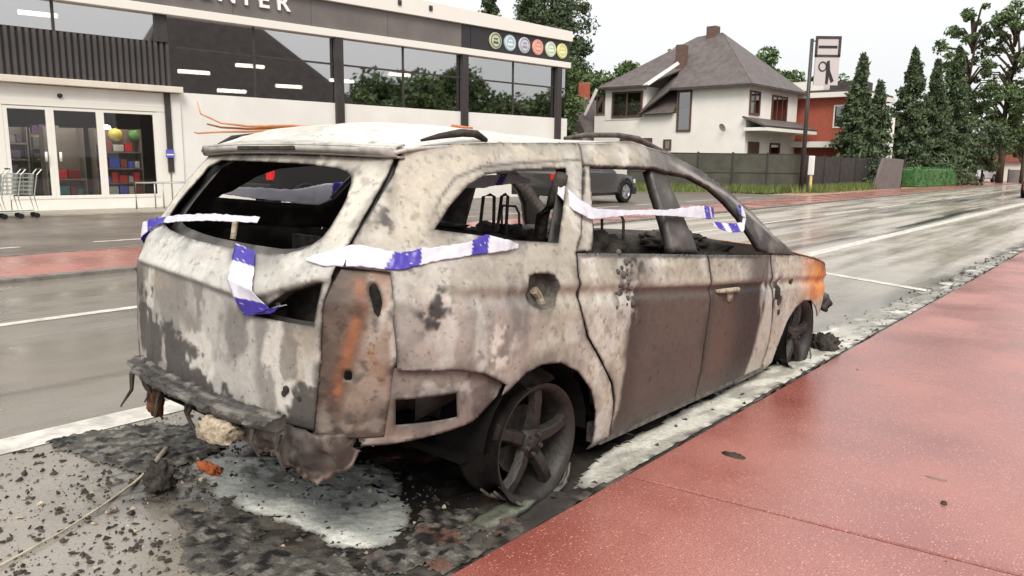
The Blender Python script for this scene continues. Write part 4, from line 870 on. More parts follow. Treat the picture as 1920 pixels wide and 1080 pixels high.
# scattered crumbs
def crumbs(name, n, posf, smin, smax, m, label):
    mb = MB(); 
    for k in range(n):
        x, y = posf(); s = smin+(smax-smin)*rng.random()**3; z = float(lane_z(np.array([[x, y, 0.]]))[0]) if x < KX else .006
        d = rng.normal(0, 1, (6, 3)); d /= np.linalg.norm(d, axis=1)[:, None]
        o6 = np.array([(1, 0, 0), (-1, 0, 0), (0, 1, 0), (0, -1, 0), (0, 0, 1), (0, 0, -1)])+.45*d
        o6 = o6*np.array([s, s*rng.uniform(.4, 1.2), s*rng.uniform(.4, 1.0)]); an = rng.random()*6.28; ca, sa = math.cos(an), math.sin(an)
        v = [(x+q[0]*ca-q[1]*sa, y+q[0]*sa+q[1]*ca, z+q[2]+s*.25) for q in o6]
        mb.add(v, [(0, 2, 4), (2, 1, 4), (1, 3, 4), (3, 0, 4), (2, 0, 5), (1, 2, 5), (3, 1, 5), (0, 3, 5)])
    return tag(mb.build(name, m), label, 'debris', kind='stuff')
def pos_rear():
    while True:
        x = rng.uniform(-3.9, KX-.03); y = rng.uniform(.45, 2.1)
        if rng.random() < np.exp(-max(0, abs(x+2.7)-.6)*1.2)*.9+.1: return x, y
def pos_path(): return KX+.05+abs(rng.normal(0, .75)), rng.uniform(1.8, 7)
def pos_gut(): return KX-abs(rng.normal(.02, .13))-.01, (5.3+8.5*rng.random()**.8) if rng.random() > .09 else rng.uniform(2.3, 5.3)
crumbs('charcoal_crumbs', 2600, pos_rear, .002, .017, M['char'], 'black charred crumbs strewn over the asphalt behind the wreck')
crumbs('grey_crumbs', 1800, pos_rear, .002, .013, M['char_grey'], 'grey half-burnt crumbs strewn over the asphalt behind the wreck')
crumbs('ash_crumbs', 420, pos_rear, .003, .016, M['ash'], 'pale ash flakes strewn over the asphalt behind the wreck')
crumbs('path_specks', 26, pos_path, .002, .009, M['char'], 'tiny charred specks scattered over the red path')
crumbs('gutter_crumbs', 900, pos_gut, .002, .022, M['char'], 'black charred crumbs mixed into the gutter foam')
def thing_lump(name, x, y, z, sx, sy, sz, m, label, cat, seed, amp=.4, fr=3.5, sub=3, group=None):
    o = lump(name, 0, 0, 0, sx, sy, sz, m, None, seed, sub, amp, True, fr); o.location = (x, y, z); return tag(o, label, cat, group)
thing_lump('charred_block', -2.99, 1.33, .05, .05, .055, .075, M['char'], 'dark charred block beside the pale cable behind the wreck', 'debris', 31, .75, 5, 4)
thing_lump('ash_clump', -2.44, 1.30, .40, .10, .06, .055, M['ash'], 'pale beige clump of ash sitting on the crash bar', 'debris', 34, .5, 5, 4)
thing_lump('orange_fragment', -3.03, 1.56, .02, .07, .025, .02, M['orange'], 'small orange plastic fragment lying under the rear of the wreck', 'debris', 35, .8, 4, 4)
thing_lump('debris_pile', -1.80, 5.72, .03, .09, .09, .085, M['char'], 'dark pile of burnt remains in the foam ahead of the front wheel', 'debris', 36, .9, 6, 4)
0 and thing_lump('rust_scrap', -2.0, 1.85, .015, .07, .17, .022, mat('scorched_scrap', (.05, .025, .017), .9, .1, var=(.13, .05, .03), scale=25), 'rusty brown scrap lying in front of the bare rear wheel', 'debris', 37, .5, 5, 4)
thing_lump('charred_flake', -1.395, 3.27, .008, .055, .022, .012, M['char'], 'black charred flake on the red path beside the sill', 'debris', 38, .5)
thing_lump('black_pebble', -.54, 3.36, .008, .012, .012, .012, M['char'], 'single round black pebble on the red path at right', 'debris', 39, .2)
thing_lump('charred_flake', -.62, 3.62, .006, .045, .012, .006, mat('grey_scrap', (.2, .15, .13), .8), 'thin grey flake lying flat far right on the red path', 'debris', 40, .4)
thing_lump('melted_glass', -2.02, 2.0, .012, .05, .16, .02, mat('melted_glass', (.14, .15, .11), .35, .4, var=(.05, .055, .04), scale=20), 'greenish melted lump at the foot of the bare rear wheel', 'debris', 41, .4).location = (-1.80, 2.10, .015)
cb = MB().tube([(-2.80, .70, .01), (-2.90, .93, .012), (-3.0, 1.10, .014), (-3.12, 1.28, .018), (-3.22, 1.40, .02), (-3.3, 1.47, .024), (-3.36, 1.53, .03)], [.004, .004, .005, .006, .008, .012, .013], 7)
tag(cb.build('loose_cable', M['cable'], None, True), 'thin pale cable trailing over the asphalt from the wreck to the near left', 'cable')

# ------------------------------------------------------------------ shop
p0 = Vector((-20.097, 6.422, 0)); TH = math.radians(6.5)
shop = empty('shop', p0, 'modern shop with white wall, dark cladding, glazed band and sign fascia behind the wreck', 'shop', rz=math.pi/2-TH)
# local: x along the front (s), y = into the building (-n), z up ... front faces -y
def sb(x0, x1, d0, d1, z0, z1): return (x0, x1, d0, d1, z0, z1)      # d measured into the building
S1 = 18.2
MB().box(3.52, S1, 0, .25, 0, 2.98).build('front_wall', M['white_wall'], shop)
MB().box(-14, 3.30, .35, .6, 3.1, 4.16).build('backing_wall', M['interior'], shop)
# threshold and plinth
st = MB().box(-8, 5, -1.6, .5, .0, .06); st.build('threshold', M['pale_strip'], shop)
# entrance: door panels with glass
fm = MB(); fm.box(-.62, -.42, -.02, .06, .06, 2.46); fm.box(2.9, 3.16, -.02, .06, .06, 2.46); fm.box(-.62, 3.16, -.03, .06, 2.46, 2.62)
fm.build('door_frame', M['frame_white'], shop, bevel=.01)
fx = MB().box(-.40, 2.9, .0, .1, .06, .32); fx.build('door_plinth', M['cream_wall'], shop)
MB().box(-8, -.62, .02, .2, .06, .9).build('low_wall', M['cream_wall'], shop)
for x0, x1 in ((-.42, .51), (.51, 1.585), (1.585, 2.9)):
    d = MB(); t = .085
    d.box(x0, x0+t, -.012, .05, .32, 2.45); d.box(x1-t, x1, -.012, .05, .32, 2.45); d.box(x0+t, x1-t, -.012, .05, 2.38, 2.45); d.box(x0+t, x1-t, -.012, .05, .32, .40)
    do = d.build('door_leaf', M['frame_white'], shop, bevel=.006)
    MB().box(x0+t, x1-t, .015, .022, .40, 2.38).build('pane', M['door_glass'], do)
hx = MB()
for x in (.36, .66): hx.tube([(x, -.06, 1.20), (x, -.07, 1.42)], .03, 8)
hx.build('door_handle', M['frame_white'], shop, True)
MB().box(-8, 3.22, -.01, .3, 2.62, 2.93).build('door_header', M['cream_wall'], shop)
MB().lathe([(.0001, -.07), (.05, -.06), (.055, 0)], 'Y', 12, (.75, -.01, 2.72)).build('door_sensor', M['black_plastic'], shop)
MB().box(-8, 3.52, -.25, .3, 2.95, 3.10).build('canopy', M['cream_paint'], shop, bevel=.01)
MB().box(3.20, 3.50, -.05, .3, .0, 2.94).build('side_return', M['white_wall'], shop)
MB().box(3.10, 3.24, -.09, -.03, .95, 2.95).build('rain_pipe', M['dark_metal'], shop)
MB().box(3.05, 3.24, -.12, -.09, 1.32, 1.52).build('blue_plate', mat('blue_plate', (.12, .12, .5), .5), shop)
MB().box(3.06, 3.23, -.124, -.12, 1.38, 1.41).build('plate_line', M['letter'], shop)
# corrugated cladding: one rib at a time
MB().box(-8, 3.34, .12, .3, 3.1, 4.2).build('cladding_back', M['dark_metal'], shop)
rib = None
for i in range(48):
    x = -3.35+i*.14
    if rib is None:
        rib = MB().prism([(0, .12), (.02, .04), (.09, .04), (.11, .12)], 3.1, 4.2, 'Z').build('cladding_rib', M['cladding'], shop); rib.location = (x, 0, 0)
    else:
        c = rib.copy(); COL.objects.link(c); c.parent = shop; c.location = (x, 0, 0)
# glazed bands
gl = MB().box(3.32, S1-.1, .06, .075, 2.98, 4.86); gl.build('window_pane', M['shop_glass'], shop)
for x0, x1 in ((-8, -2.4), (-2.34, .72), (.78, 3.04)):
    MB().box(x0, x1, .06, .075, 4.2, 4.86).build('window_pane', M['shop_glass'], shop)
ml = MB()
for x in (-2.37, .75): ml.box(x-.03, x+.03, .03, .09, 4.2, 4.86)
for x in (10.55, 15.35, 5.6): ml.box(x-.025, x+.025, .03, .09, 2.98, 4.86)
ml.box(3.5, S1-.1, .032, .088, 4.08, 4.13); ml.build('mullion', M['dark_metal'], shop)
pw = MB().box(3.0, 3.3, .0, .28, 4.2, 4.86); pw.build('corner_post', M['dark_metal'], shop)
# columns in front
for x in (8.17, 13.0, 17.62):
    MB().box(x-.13, x+.13, -.12, .04, 0, 4.86).build('column', M['dark_metal'], shop, bevel=.01)
# fascia
MB().box(-8, S1, -.14, .3, 4.86, 5.07).build('fascia_band', M['frame_white'], shop, bevel=.01)
x = -8
for a, b in ((-8, 2.0), (2.01, 5.0), (5.01, 7.3), (7.31, 9.9), (9.91, 12.85)): MB().box(a, b, -.06, .3, 5.07, 5.84).build('sign_panel', M['sign_grey'], shop)
MB().box(12.86, 13.25, -.06, .3, 5.07, 5.84).build('sign_panel', M['sign_dark'], shop); MB().box(13.27, S1-.04, -.06, .3, 5.07, 5.84).build('sign_panel', M['sign_dark'], shop)
MB().prism([(-8, 5.84), (S1, 5.84), (S1, 6.2), (9, 6.36), (-8, 6.5)], -.2, .3).build('roof_edge', M['frame_white'], shop)
MB().box(-8, S1-.3, .3, 14, 5.6, 5.8).build('roof_deck', M['sign_grey'], shop)
for x in (10.2, 11.4): MB().box(x, x+.12, -.24, -.2, 6.05, 6.2).build('gutter_bracket', M['dark_metal'], shop)
# sign letters
def text_mesh(ch, size, ext, off=.0):
    cu = bpy.data.curves.new('t', 'FONT'); cu.body = ch; cu.size = size; cu.extrude = ext; cu.offset = off; cu.align_x = 'CENTER'
    o = bpy.data.objects.new('t', cu); COL.objects.link(o); dg = bpy.context.evaluated_depsgraph_get(); me = bpy.data.meshes.new_from_object(o.evaluated_get(dg))
    bpy.data.objects.remove(o); bpy.data.curves.remove(cu); return me
for ch, x in zip('CENTER', (3.72, 4.27, 4.83, 5.36, 5.86, 6.42)):
    me = text_mesh(ch, .62, .03, .012); me.name = 'letter'; me.materials.append(M['letter'])
    o = bpy.data.objects.new('letter', me); COL.objects.link(o); o.parent = shop; o.location = (x, -.095, 5.39); o.rotation_euler = (math.pi/2, 0, 0); o.scale = (1.08, 1, 1)
# round emblems
cols = [((.55, .58, .35), (.1, .12, .16)), ((.4, .55, .6), (.75, .8, .8)), ((.6, .6, .66), (.3, .3, .35)), ((.72, .32, .26), (.8, .5, .42)), ((.55, .66, .5), (.78, .8, .72)), ((.68, .66, .25), (.8, .8, .5))]
for (ca, cbb), x in zip(cols, (14.36, 15.05, 15.76, 16.44, 17.12, 17.74)):
    em = MB().lathe([(.0001, -.05), (.26, -.05), (.28, -.04), (.28, 0)], 'Y', 28, (x, -.06, 5.46)); e = em.build('emblem', mat('emblem_disc', ca, .4), shop)
    sy = MB()
    sy.lathe([(.20, -.062), (.23, -.062), (.23, -.05), (.20, -.05)], 'Y', 28, (x, -.06, 5.46)); sy.box(x-.12, x+.12, -.122, -.11, 5.36, 5.44); sy.box(x-.09, x+.09, -.122, -.11, 5.50, 5.55); sy.build('emblem_symbol', mat('emblem_symbol', cbb, .4), e)
# interior behind the glazing
it = MB(); it.box(-8, S1, 9.5, 9.7, 0, 5.6); it.box(-8, S1, .3, 9.5, -.02, .035); it.box(-8.2, -8, .3, 9.7, 0, 5.6); it.box(S1-.32, S1-.1, .08, 9.7, 0, 5.6)
it.build('inner_wall', M['interior'], shop)
MB().box(-8, S1-.32, .3, 9.5, 5.3, 5.4).build('ceiling', mat('shop_ceiling', (.14, .12, .11), .8), shop)
M['fill_tube'] = mat('hidden_fill_tube', (.8, .78, .75), .5, .2, emit=(1, .92, .84), estr=30)  # for added tubes, unseen above the doors, that brighten the goods
for k, (x, d, z) in enumerate(((4.3, 1.0, 3.62), (6.0, 1.2, 3.95), (5.6, 1.6, 3.24), (7.4, 1.6, 3.50), (9.2, 1.5, 3.80), (11.3, 1.3, 4.15), (.8, 1.6, 4.75), (2.2, .75, 2.72), (1.0, .9, 2.72), (-.1, 1.2, 2.72))):
    t = MB().tube([(x-.42, d, z), (x+.42, d, z+.015)], .055 if z > 2.9 else .035, 8); t.build('ceiling_or_fill_lamp', M['tube'] if z > 2.9 else M['fill_tube'], shop, True)  # low tubes are hidden fill lights, the high ones real ceiling lamps
# shelving with goods behind the doors
sm = mat('shelf_metal', (.22, .19, .165), .5)
goods = []
def shelf(x0, x1, d, zs, palette, label):
    s = empty('shelf_unit', shop.matrix_basis @ Vector((x0, d, .04)), label, 'shelf', 'goods shelves inside the shop doors', rz=math.pi/2-TH)
    ww = x1-x0; m = MB()
    for z in zs: m.box(0, ww, 0, .45, z-.04, z)
    m.box(-.03, 0, 0, .5, 0, 2.0); m.box(ww, ww+.03, 0, .5, 0, 2.0); m.box(0, ww, .46, .5, 0, 2.0); m.build('shelf_frame', sm, s)
    for zi, z in enumerate(zs):
        x = .04; k_ = 0
        while x < ww-.12:
            wv = rng.uniform(.12, .3); hv = rng.uniform(.16, .27)
            if x+wv > ww: break
            c = palette[int(rng.integers(len(palette)))]
            g = MB().box(0, wv-.02, 0, .25, 0, hv).build('packet', mat('packet', c, .5), None, bevel=.015); g.location = s.matrix_basis @ Vector((x, .04, z+.002)); g.rotation_euler = (0, 0, math.pi/2-TH)
            cn = 'red' if c[0] > .3 and c[1] < .1 else 'blue' if c[2] > .35 and c[0] < .1 else 'white' if min(c) > .4 else 'grey' if max(c)-min(c) < .08 else 'teal' if c[1] > .15 else 'dark'
            k_ += 1; tag(g, '%s packet, %s from left, %s board of %s' % (cn, ['first', 'second', 'third', 'fourth', 'fifth', 'sixth', 'seventh'][k_-1], ['lowest', 'second', 'third', 'top'][zi], label.split(' behind')[0]+(' far back' if d > 2 else '')), 'box', 'packets on the shop shelves'); goods.append(g); x += wv
RED, BL, GR, YE, WH = (.6, .04, .05), (.08, .12, .6), (.16, .35, .12), (.75, .62, .16), (.6, .6, .58)
bpy.context.view_layer.update()
shelf(1.72, 2.8, 1.0, (.30, .62, 1.0, 1.42), [RED, RED, (.3, .08, .06), BL, WH], 'red and blue stocked shelf behind the right glass door')
shelf(.66, 1.5, 1.3, (.30, .72), [RED, (.05, .2, .22), (.25, .03, .05), RED], 'low shelf of dark red goods behind the middle glass door')
shelf(.62, 1.5, 2.6, (1.15, 1.5, 1.85), [(.35, .33, .3), (.1, .1, .1), (.2, .19, .17), (.15, .08, .2)], 'high grey shelf further back behind the middle glass door')
shelf(-.3, .4, 2.0, (.4, .8, 1.2, 1.6), [(.07, .08, .08), (.12, .12, .13), (.1, .08, .12), (.2, .2, .2)], 'dim shelf of dark goods behind the left glass door')
lab = {'yellow': 'yellow plush ball sitting on top of the red shelf', 'green': 'green plush ball sitting on top of the red shelf'}
for x, c, r, nm in ((2.25, YE, .17, 'yellow'), (2.72, GR, .15, 'green')):
    o = lump('soft_toy', 0, 0, 0, r, r, r, mat('plush', c, .9), None, 51, 2, .15); o.location = shop.matrix_basis @ Vector((x, 1.2, 1.80+r*.5)); tag(o, lab[nm], 'toy')
    if nm == 'yellow':
        pass
for x, d, z in ((1.2, 3.2, 1.98), (2.5, 2.8, 2.12), (1.0, 3.0, 1.62)):
    o = MB().lathe([(.0001, .07), (.09, .04), (.11, -.03), (.0001, -.05)], 'Z', 14).build('pendant_lamp', mat('lit_lamp', (.9, .88, .8), .5, emit=(1, .95, .85), estr=16), shop, True); o.location = (x, d, z)
# hand rail in front of the right-hand door
hr = MB(); hr.tube([(2.1, -.6, .06), (2.1, -.6, .70), (3.6, -.6, .70), (3.6, -.6, .06)], .025, 8); hr.tube([(2.55, -.6, .06), (2.55, -.6, .70)], .018, 8); hr.tube([(2.75, -.6, .06), (2.75, -.6, .70)], .018, 8)
o = hr.build('trolley_rail', M['steel'], None, True); o.matrix_world = shop.matrix_basis.copy(); tag(o, 'grey tubular rail in front of the right shop door', 'rail')

# ------------------------------------------------------------------ shopping trolleys
def make_trolley():
    t = empty('shopping_trolley', (0, 0, 0), 'x', 'trolley', 'shopping trolleys nested at the shop entrance')
    b = MB(); r = .006
    def basket(z, k): hw0, hw1 = .20+.07*k, .25+.05*k; x0, x1 = .10-.05*k, .80+.08*k; return [(x0, -hw1, z), (x1, -hw0, z), (x1, hw0, z), (x0, hw1, z)]
    for k in np.linspace(0, 1, 6): b.tube(basket(.50+.42*k, k), r, 4, True)
    lo, hi = basket(.50, 0), basket(.92, 1)
    for i in range(4):
        A, B, Cc, D = [np.array(q) for q in (lo[i], lo[(i+1) % 4], hi[i], hi[(i+1) % 4])]
        for q in np.linspace(0, 1, 9): b.tube([A+(B-A)*q, Cc+(D-Cc)*q], .004, 4)
    b.build('basket', M['steel'], t)
    f = MB()
    for s in (-1, 1): f.tube([(-.1, s*.26, 1.02), (.0, s*.26, .9), (.08, s*.25, .45), (.02, s*.24, .14), (.85, s*.19, .12)], .013, 6)
    f.tube([(.85, -.19, .12), (.85, .19, .12)], .013, 6); f.build('frame', M['steel'], t)
    MB().tube([(-.1, -.27, 1.02), (-.1, .27, 1.02)], .018, 8).build('handle', M['black_plastic'], t)
    for x, s in ((.05, -1), (.05, 1), (.82, -1), (.82, 1)): MB().lathe([(.0001, -.015), (.055, -.015), (.055, .015), (.0001, .015)], 'Y', 12, (x, s*(.22 if x < .5 else .18), .056)).build('wheel', M['tyre'], t)
    return t
tr = make_trolley(); tl = ['rightmost shopping trolley of the nested row by the shop door', 'second trolley from the right in the row by the shop door', 'third trolley from the right in the row by the shop door', 'leftmost shopping trolley, cut by the picture edge']
for i in range(4):
    t = tr if i == 0 else copy_tree(tr); t['label'] = tl[i]
    t.location = shop.matrix_basis @ Vector((-.28-.30*i, -1.85-.06*i, .03)); t.location.z = .035; t.rotation_euler = (0, 0, math.radians(88)-TH+math.pi)

# ------------------------------------------------------------------ parked cars
def build_car(name, L, Wd, Hh, body, label, group, wheel_r=.33, estate=True):
    c = empty(name, (0, 0, 0), label, 'car', group)
    # side profile (x lengthwise, nose at +), built as lofted cross sections
    xs = np.array([-.5, -.485, -.42, -.30, -.12, .05, .16, .30, .42, .48, .5])*L
    belt = np.array([.62, .66, .66, .655, .64, .63, .62, .60, .55, .48, .40])*Hh
    low = np.array([.30, .22, .18, .17, .17, .17, .17, .17, .18, .22, .30])*Hh
    hw = np.array([.43, .47, .49, .5, .5, .5, .5, .495, .47, .42, .36])*Wd
    v = []; n = 8
    for x, b, l_, h_ in zip(xs, belt, low, hw):
        m_ = (b+l_)/2; ring = [(h_*.9, l_), (h_, l_+.1), (h_, m_), (h_*.97, b), (-h_*.97, b), (-h_, m_), (-h_, l_+.1), (-h_*.9, l_)]; v += [(x, q[0], q[1]) for q in ring]
    m = len(xs); f = [(i*n+k, i*n+(k+1) % n, (i+1)*n+(k+1) % n, (i+1)*n+k) for i in range(m-1) for k in range(n)]+[tuple(range(n)), tuple((m-1)*n+k for k in range(n))[::-1]]
    o = MB().add(v, f).build('body', body, c, True); o.modifiers.new('e', 'EDGE_SPLIT').split_angle = math.radians(40)
    # greenhouse
    gx = [(-.47 if estate else -.38), (-.42 if estate else -.26), -.2, .02, .20]; gz0 = np.interp([g*L for g in gx], xs, belt)-.01
    top = [.70, .97, 1.0, .98, .64]; v = []
    for g, z0, t_ in zip(gx, gz0, top):
        h0 = .475*Wd; h1 = .475*Wd-(t_*Hh-z0)*.32; v += [(g*L, h0, z0), (g*L, h1, t_*Hh), (g*L, -h1, t_*Hh), (g*L, -h0, z0)]
    f = [(i*4+k, i*4+k+1, (i+1)*4+k+1, (i+1)*4+k) for i in range(4) for k in range(3)]+[(0, 1, 2, 3), (16, 19, 18, 17)]
    o = MB().add(v, f).build('cabin', body, c)
    # windows slightly proud of the cabin
    for s in (1, -1):
        for (ga, gb) in ((0, 1), (1, 2), (2, 3), (3, 4)):
            A = np.array(v[ga*4+(0 if s == 1 else 3)]); B = np.array(v[ga*4+(1 if s == 1 else 2)]); Cc = np.array(v[gb*4+(0 if s == 1 else 3)]); D = np.array(v[gb*4+(1 if s == 1 else 2)])
            def q(u, w_): return (A*(1-u)+Cc*u)*(1-w_)+(B*(1-u)+D*u)*w_+np.array([0, s*.006, 0])
            pts = [q(.06, .12), q(.94, .12), q(.94, .86), q(.06, .86)]
            pts2 = [p_+np.array([0, -s*.004, 0]) for p_ in pts]
            MB().add(pts+pts2, [(0, 1, 2, 3), (7, 6, 5, 4), (0, 4, 5, 1), (1, 5, 6, 2), (2, 6, 7, 3), (3, 7, 4, 0)]).build('window', M['car_glass_dark'], c)
    def quad4(i, j, dx):
        a, b, c_, d = [np.array(v[i*4+k]) for k in range(4)]; e, f_, g_, h_ = [np.array(v[j*4+k]) for k in range(4)]
        return [a*.9+d*.1+(0, 0, 0), e*.9+h_*.1]
    for (i, j, dx) in ((0, 1, -.008), (3, 4, .008)):
        A, D = np.array(v[i*4+0 if i == 0 else i*4+1]), np.array(v[i*4+3 if i == 0 else i*4+2]); B, Cc = np.array(v[j*4+1 if j == 1 else j*4+0]), np.array(v[j*4+2 if j == 1 else j*4+3])
        off = np.array([dx, 0, .006]); pts = [A*.93+D*.07+off, D*.93+A*.07+off, Cc*.93+B*.07+off, B*.93+Cc*.07+off]
        pts2 = [p_-off*.6 for p_ in pts]
        MB().add(pts+pts2, [(0, 1, 2, 3), (7, 6, 5, 4), (0, 4, 5, 1), (1, 5, 6, 2), (2, 6, 7, 3), (3, 7, 4, 0)]).build('rear_window' if i == 0 else 'windscreen', M['car_glass_dark'], c)
    for x in (-.30*L, .31*L):
        for s in (1, -1):
            wv = MB().lathe([(wheel_r*.62, .0), (wheel_r*.66, .02), (wheel_r*.95, .02), (wheel_r, .0), (wheel_r, -.18), (wheel_r*.6, -.2)], 'Y', 26)
            w_ = wv.build('wheel', M['tyre'], c, True); w_.location = (x, s*(Wd/2+.005), wheel_r)
            rm = MB().lathe([(.0001, .012), (.05, .012), (.06, .0), (wheel_r*.6, -.012), (wheel_r*.64, .01)], 'Y', 20)
            for k in range(5):
                a = k*2*math.pi/5; rm.box(-.022, .022, 0, .018, .04, wheel_r*.62, Matrix.Rotation(a, 4, 'Y'))
            rr = rm.build('rim', M['alloy'], w_)
            if s == -1: w_.rotation_euler = (0, 0, math.pi)
            ar = [(x+wheel_r*1.16*math.cos(t), s*(Wd/2-.002), wheel_r+wheel_r*1.16*math.sin(t)) for t in np.linspace(-.1, math.pi+.1, 14)]
            MB().tube(ar, .03, 5).build('wheel_arch', M['black_plastic'], c)
    for s in (1, -1):
        MB().box(-L/2-.01, -L/2+.12, min(s*Wd*.36, s*Wd*.47), max(s*Wd*.36, s*Wd*.47), Hh*.42 if Hh > 1.7 else Hh*.50, Hh*.66 if Hh > 1.7 else Hh*.62).build('tail_light', M['lens_red'], c, bevel=.02)
        MB().box(L*.455, L*.488, min(s*Wd*.27, s*Wd*.43), max(s*Wd*.27, s*Wd*.43), Hh*.40, Hh*.49).build('headlight', M['lens_clear'], c, bevel=.02)
    MB().box(-L/2-.05, -L/2+.1, -Wd*.45, Wd*.45, Hh*.2, Hh*.38).build('bumper', M['black_plastic'], c, bevel=.03); MB().box(L*.46, L/2+.05, -Wd*.42, Wd*.42, Hh*.17, Hh*.33).build('bumper', M['black_plastic'], c, bevel=.03)
    return c
M['car_glass_dark'] = mat('tinted_car_glass', (.015, .017, .018), .08, .6)
c1 = build_car('parked_car', 4.6, 1.82, 1.55, paint('dark_grey_paint', (.045, .042, .04)), 'dark grey parked car with alloy wheels seen through the wreck\'s rear door window', 'parked cars beyond the wreck', .37)
c1.location = (-14.45, 20.3, .03); c1.rotation_euler = (0, 0, math.radians(90))
c2 = build_car('parked_car', 4.5, 1.80, 1.9, mat('dull_black_paint', (.014, .013, .013), .6, .25), 'black parked estate with tall red tail lights seen through the wreck\'s rear window', 'parked cars beyond the wreck', .33)
c2.location = (-16.6, 12.3, .03); c2.rotation_euler = (0, 0, math.radians(88))
c3 = build_car('parked_car', 4.2, 1.75, 1.48, paint('white_paint', (.75, .75, .73)), 'small white car parked far down the road beside the hedge', 'parked cars beyond the wreck')
c3.location = (-12.6, 77, .03); c3.rotation_euler = (0, 0, math.radians(-100))
c4 = build_car('parked_car', 4.2, 1.78, 1.45, paint('red_paint', (.4, .02, .025)), 'dark red car cut off by the right edge of the picture', 'parked cars beyond the wreck')
c4.location = (-4.0, 42.2, 0); c4.rotation_euler = (0, 0, math.radians(-90))

# ------------------------------------------------------------------ white house with hipped roof
HC = Vector((-18.59, 42.31, 0)); th = math.radians(2)
house = empty('white_house', HC, 'white two-storey house with steep grey hipped roof and brown windows behind the green fence', 'house')
hm = Matrix(((-math.cos(th), math.sin(th), 0), (math.sin(th), math.cos(th), 0), (0, 0, 1))).to_4x4()   # local (s,t,z) -> world
def HB(*boxes):
    m = MB()
    for b in boxes: m.box(*b, M=hm)
    return m
def HP(name, polys, material, parent=house, thick=.0):
    m = MB()
    for poly in polys: m.add([hm @ Vector(q) for q in poly], [tuple(range(len(poly)))])
    o = m.build(name, material, parent)
    if thick: md = o.modifiers.new('s', 'SOLIDIFY'); md.thickness = thick; md.offset = 0
    return o
HB((0, 4.5, 0, 7, 0, 5.75), (4.5, 10.6, 0, 7, 0, 4.3)).build('wall', M['cream_wall'], house)
E = .4; z0 = 5.72
apL, apR = (5.3, 3.5, 9.2), (3.6, 3.5, 9.3)
HP('roof', [[(-E, -E, z0), (4.7, -E, z0), apL, apR], [(-E, 7+E, z0), (-E, -E, z0), apR], [(4.7, 7+E, z0), (-E, 7+E, z0), apR, apL],
            [(10.1, -E, 6.02), (6.35, -E, 6.02), (4.75, .9, 6.95), apL], [(10.1, 7+E, 6.02), (10.1, -E, 6.02), apL], [(4.7, 7+E, 6.0), (10.1, 7+E, 6.02), apL],
            [(4.7, -E*.9, z0), (6.9, -.5, 4.25), (5.6, 1.5, 6.9), (4.6, 1.2, 6.9)], [(4.55, -.35, 4.3), (6.9, -.35, 4.25), (5.9, 1.6, 6.5), (4.55, 1.6, 6.5)]], M['roof'], house, .08)
HB((6.62, 9.75, -.03, 3, 4.0, 5.98)).build('dormer', M['cream_wall'], house)
HP('barge_board', [[(6.7, -.46, 6.0), (6.2, -.46, 6.0), (4.6, .3, 7.2), (4.75, .3, 7.35)]], M['frame_white'], house, .06)
HP('barge_board', [[(10.2, -.5, 6.0), (11.1, -.5, 4.4), (10.95, -.5, 4.3), (10.0, -.5, 5.9)]], M['frame_white'], house, .06)
HB((-E-.05, 4.75, -E-.08, -E+.02, 5.62, 5.76), (6.3, 10.15, -E-.08, -E+.02, 5.92, 6.05)).build('gutter', M['roof2'], house)
HB((-E-.08, -E+.02, -E, 7.4, 5.62, 5.76)).build('gutter', M['roof2'], house)
HB((3.9, 4.55, 3.2, 3.8, 8.8, 9.75)).build('chimney', M['chimney'], house, bevel=.03)
HB((4.75, 5.3, .9, 1.5, 6.7, 8.45)).build('chimney', M['chimney'], house, bevel=.03)
def hwin(s0, s1, z0_, z1_, t=None, face='L', bars=1, frame=M['brown'], curtain=True):
    w_ = .11
    def bx(a0, a1, d0, d1, zz0, zz1): return (a0, a1, d0, d1, zz0, zz1) if face == 'L' else (d0, d1, a0, a1, zz0, zz1)
    tt = -.03 if t is None else t; m = MB()
    for q in (bx(s0, s0+w_, tt-.04, tt+.05, z0_, z1_), bx(s1-w_, s1, tt-.04, tt+.05, z0_, z1_), bx(s0+w_, s1-w_, tt-.04, tt+.05, z0_, z0_+w_), bx(s0+w_, s1-w_, tt-.04, tt+.05, z1_-w_, z1_)): m.box(*q, M=hm)
    for k in range(1, bars): 
        xm = s0+(s1-s0)*k/bars; m.box(*bx(xm-.04, xm+.04, tt-.03, tt+.05, z0_+w_, z1_-w_), M=hm)
    wn = m.build('window', frame, house)
    MB().box(*bx(s0+w_, s1-w_, tt+.0, tt+.01, z0_+w_, z1_-w_), M=hm).build('pane', M['house_glass'], wn)
    if curtain: MB().box(*bx(s0+w_, s1-w_, tt+.012, tt+.02, z0_+w_, z0_+(z1_-z0_)*.55), M=hm).build('curtain', M['cream_wall'], wn)
    MB().box(*bx(s0+w_, s1-w_, tt+.021, tt+.028, z0_+w_, z1_-w_), M=hm).build('backing', M['interior'], wn)
hwin(6.9, 9.2, 4.15, 5.75, -.06, bars=2); hwin(3.48, 4.45, 3.2, 5.6, bars=1); hwin(4.75, 5.3, 2.1, 2.75, curtain=False)
hwin(.25, 1.6, 4.1, 5.45, face='R', bars=2); hwin(3.2, 5.4, 3.85, 5.4, face='R', bars=3); hwin(3.3, 4.7, 1.2, 2.6, face='R', curtain=False)
hwin(9.85, 10.45, 4.4, 5.6, -.03)
HB((.6, 1.8, 0, .05, 0, .01)); HB((-.06, .02, .4, 1.8, .1, 2.6)).build('door', M['brown'], house)
HB((6.1, 8.5, -.08, -.02, 2.55, 2.85)).build('awning', M['brown'], house)
HP('porch_roof', [[(.1, -.3, 3.95), (.1, 7.2, 3.95), (-1.3, 7.2, 3.42), (-1.3, -.3, 3.42)]], M['roof'], house, .1)
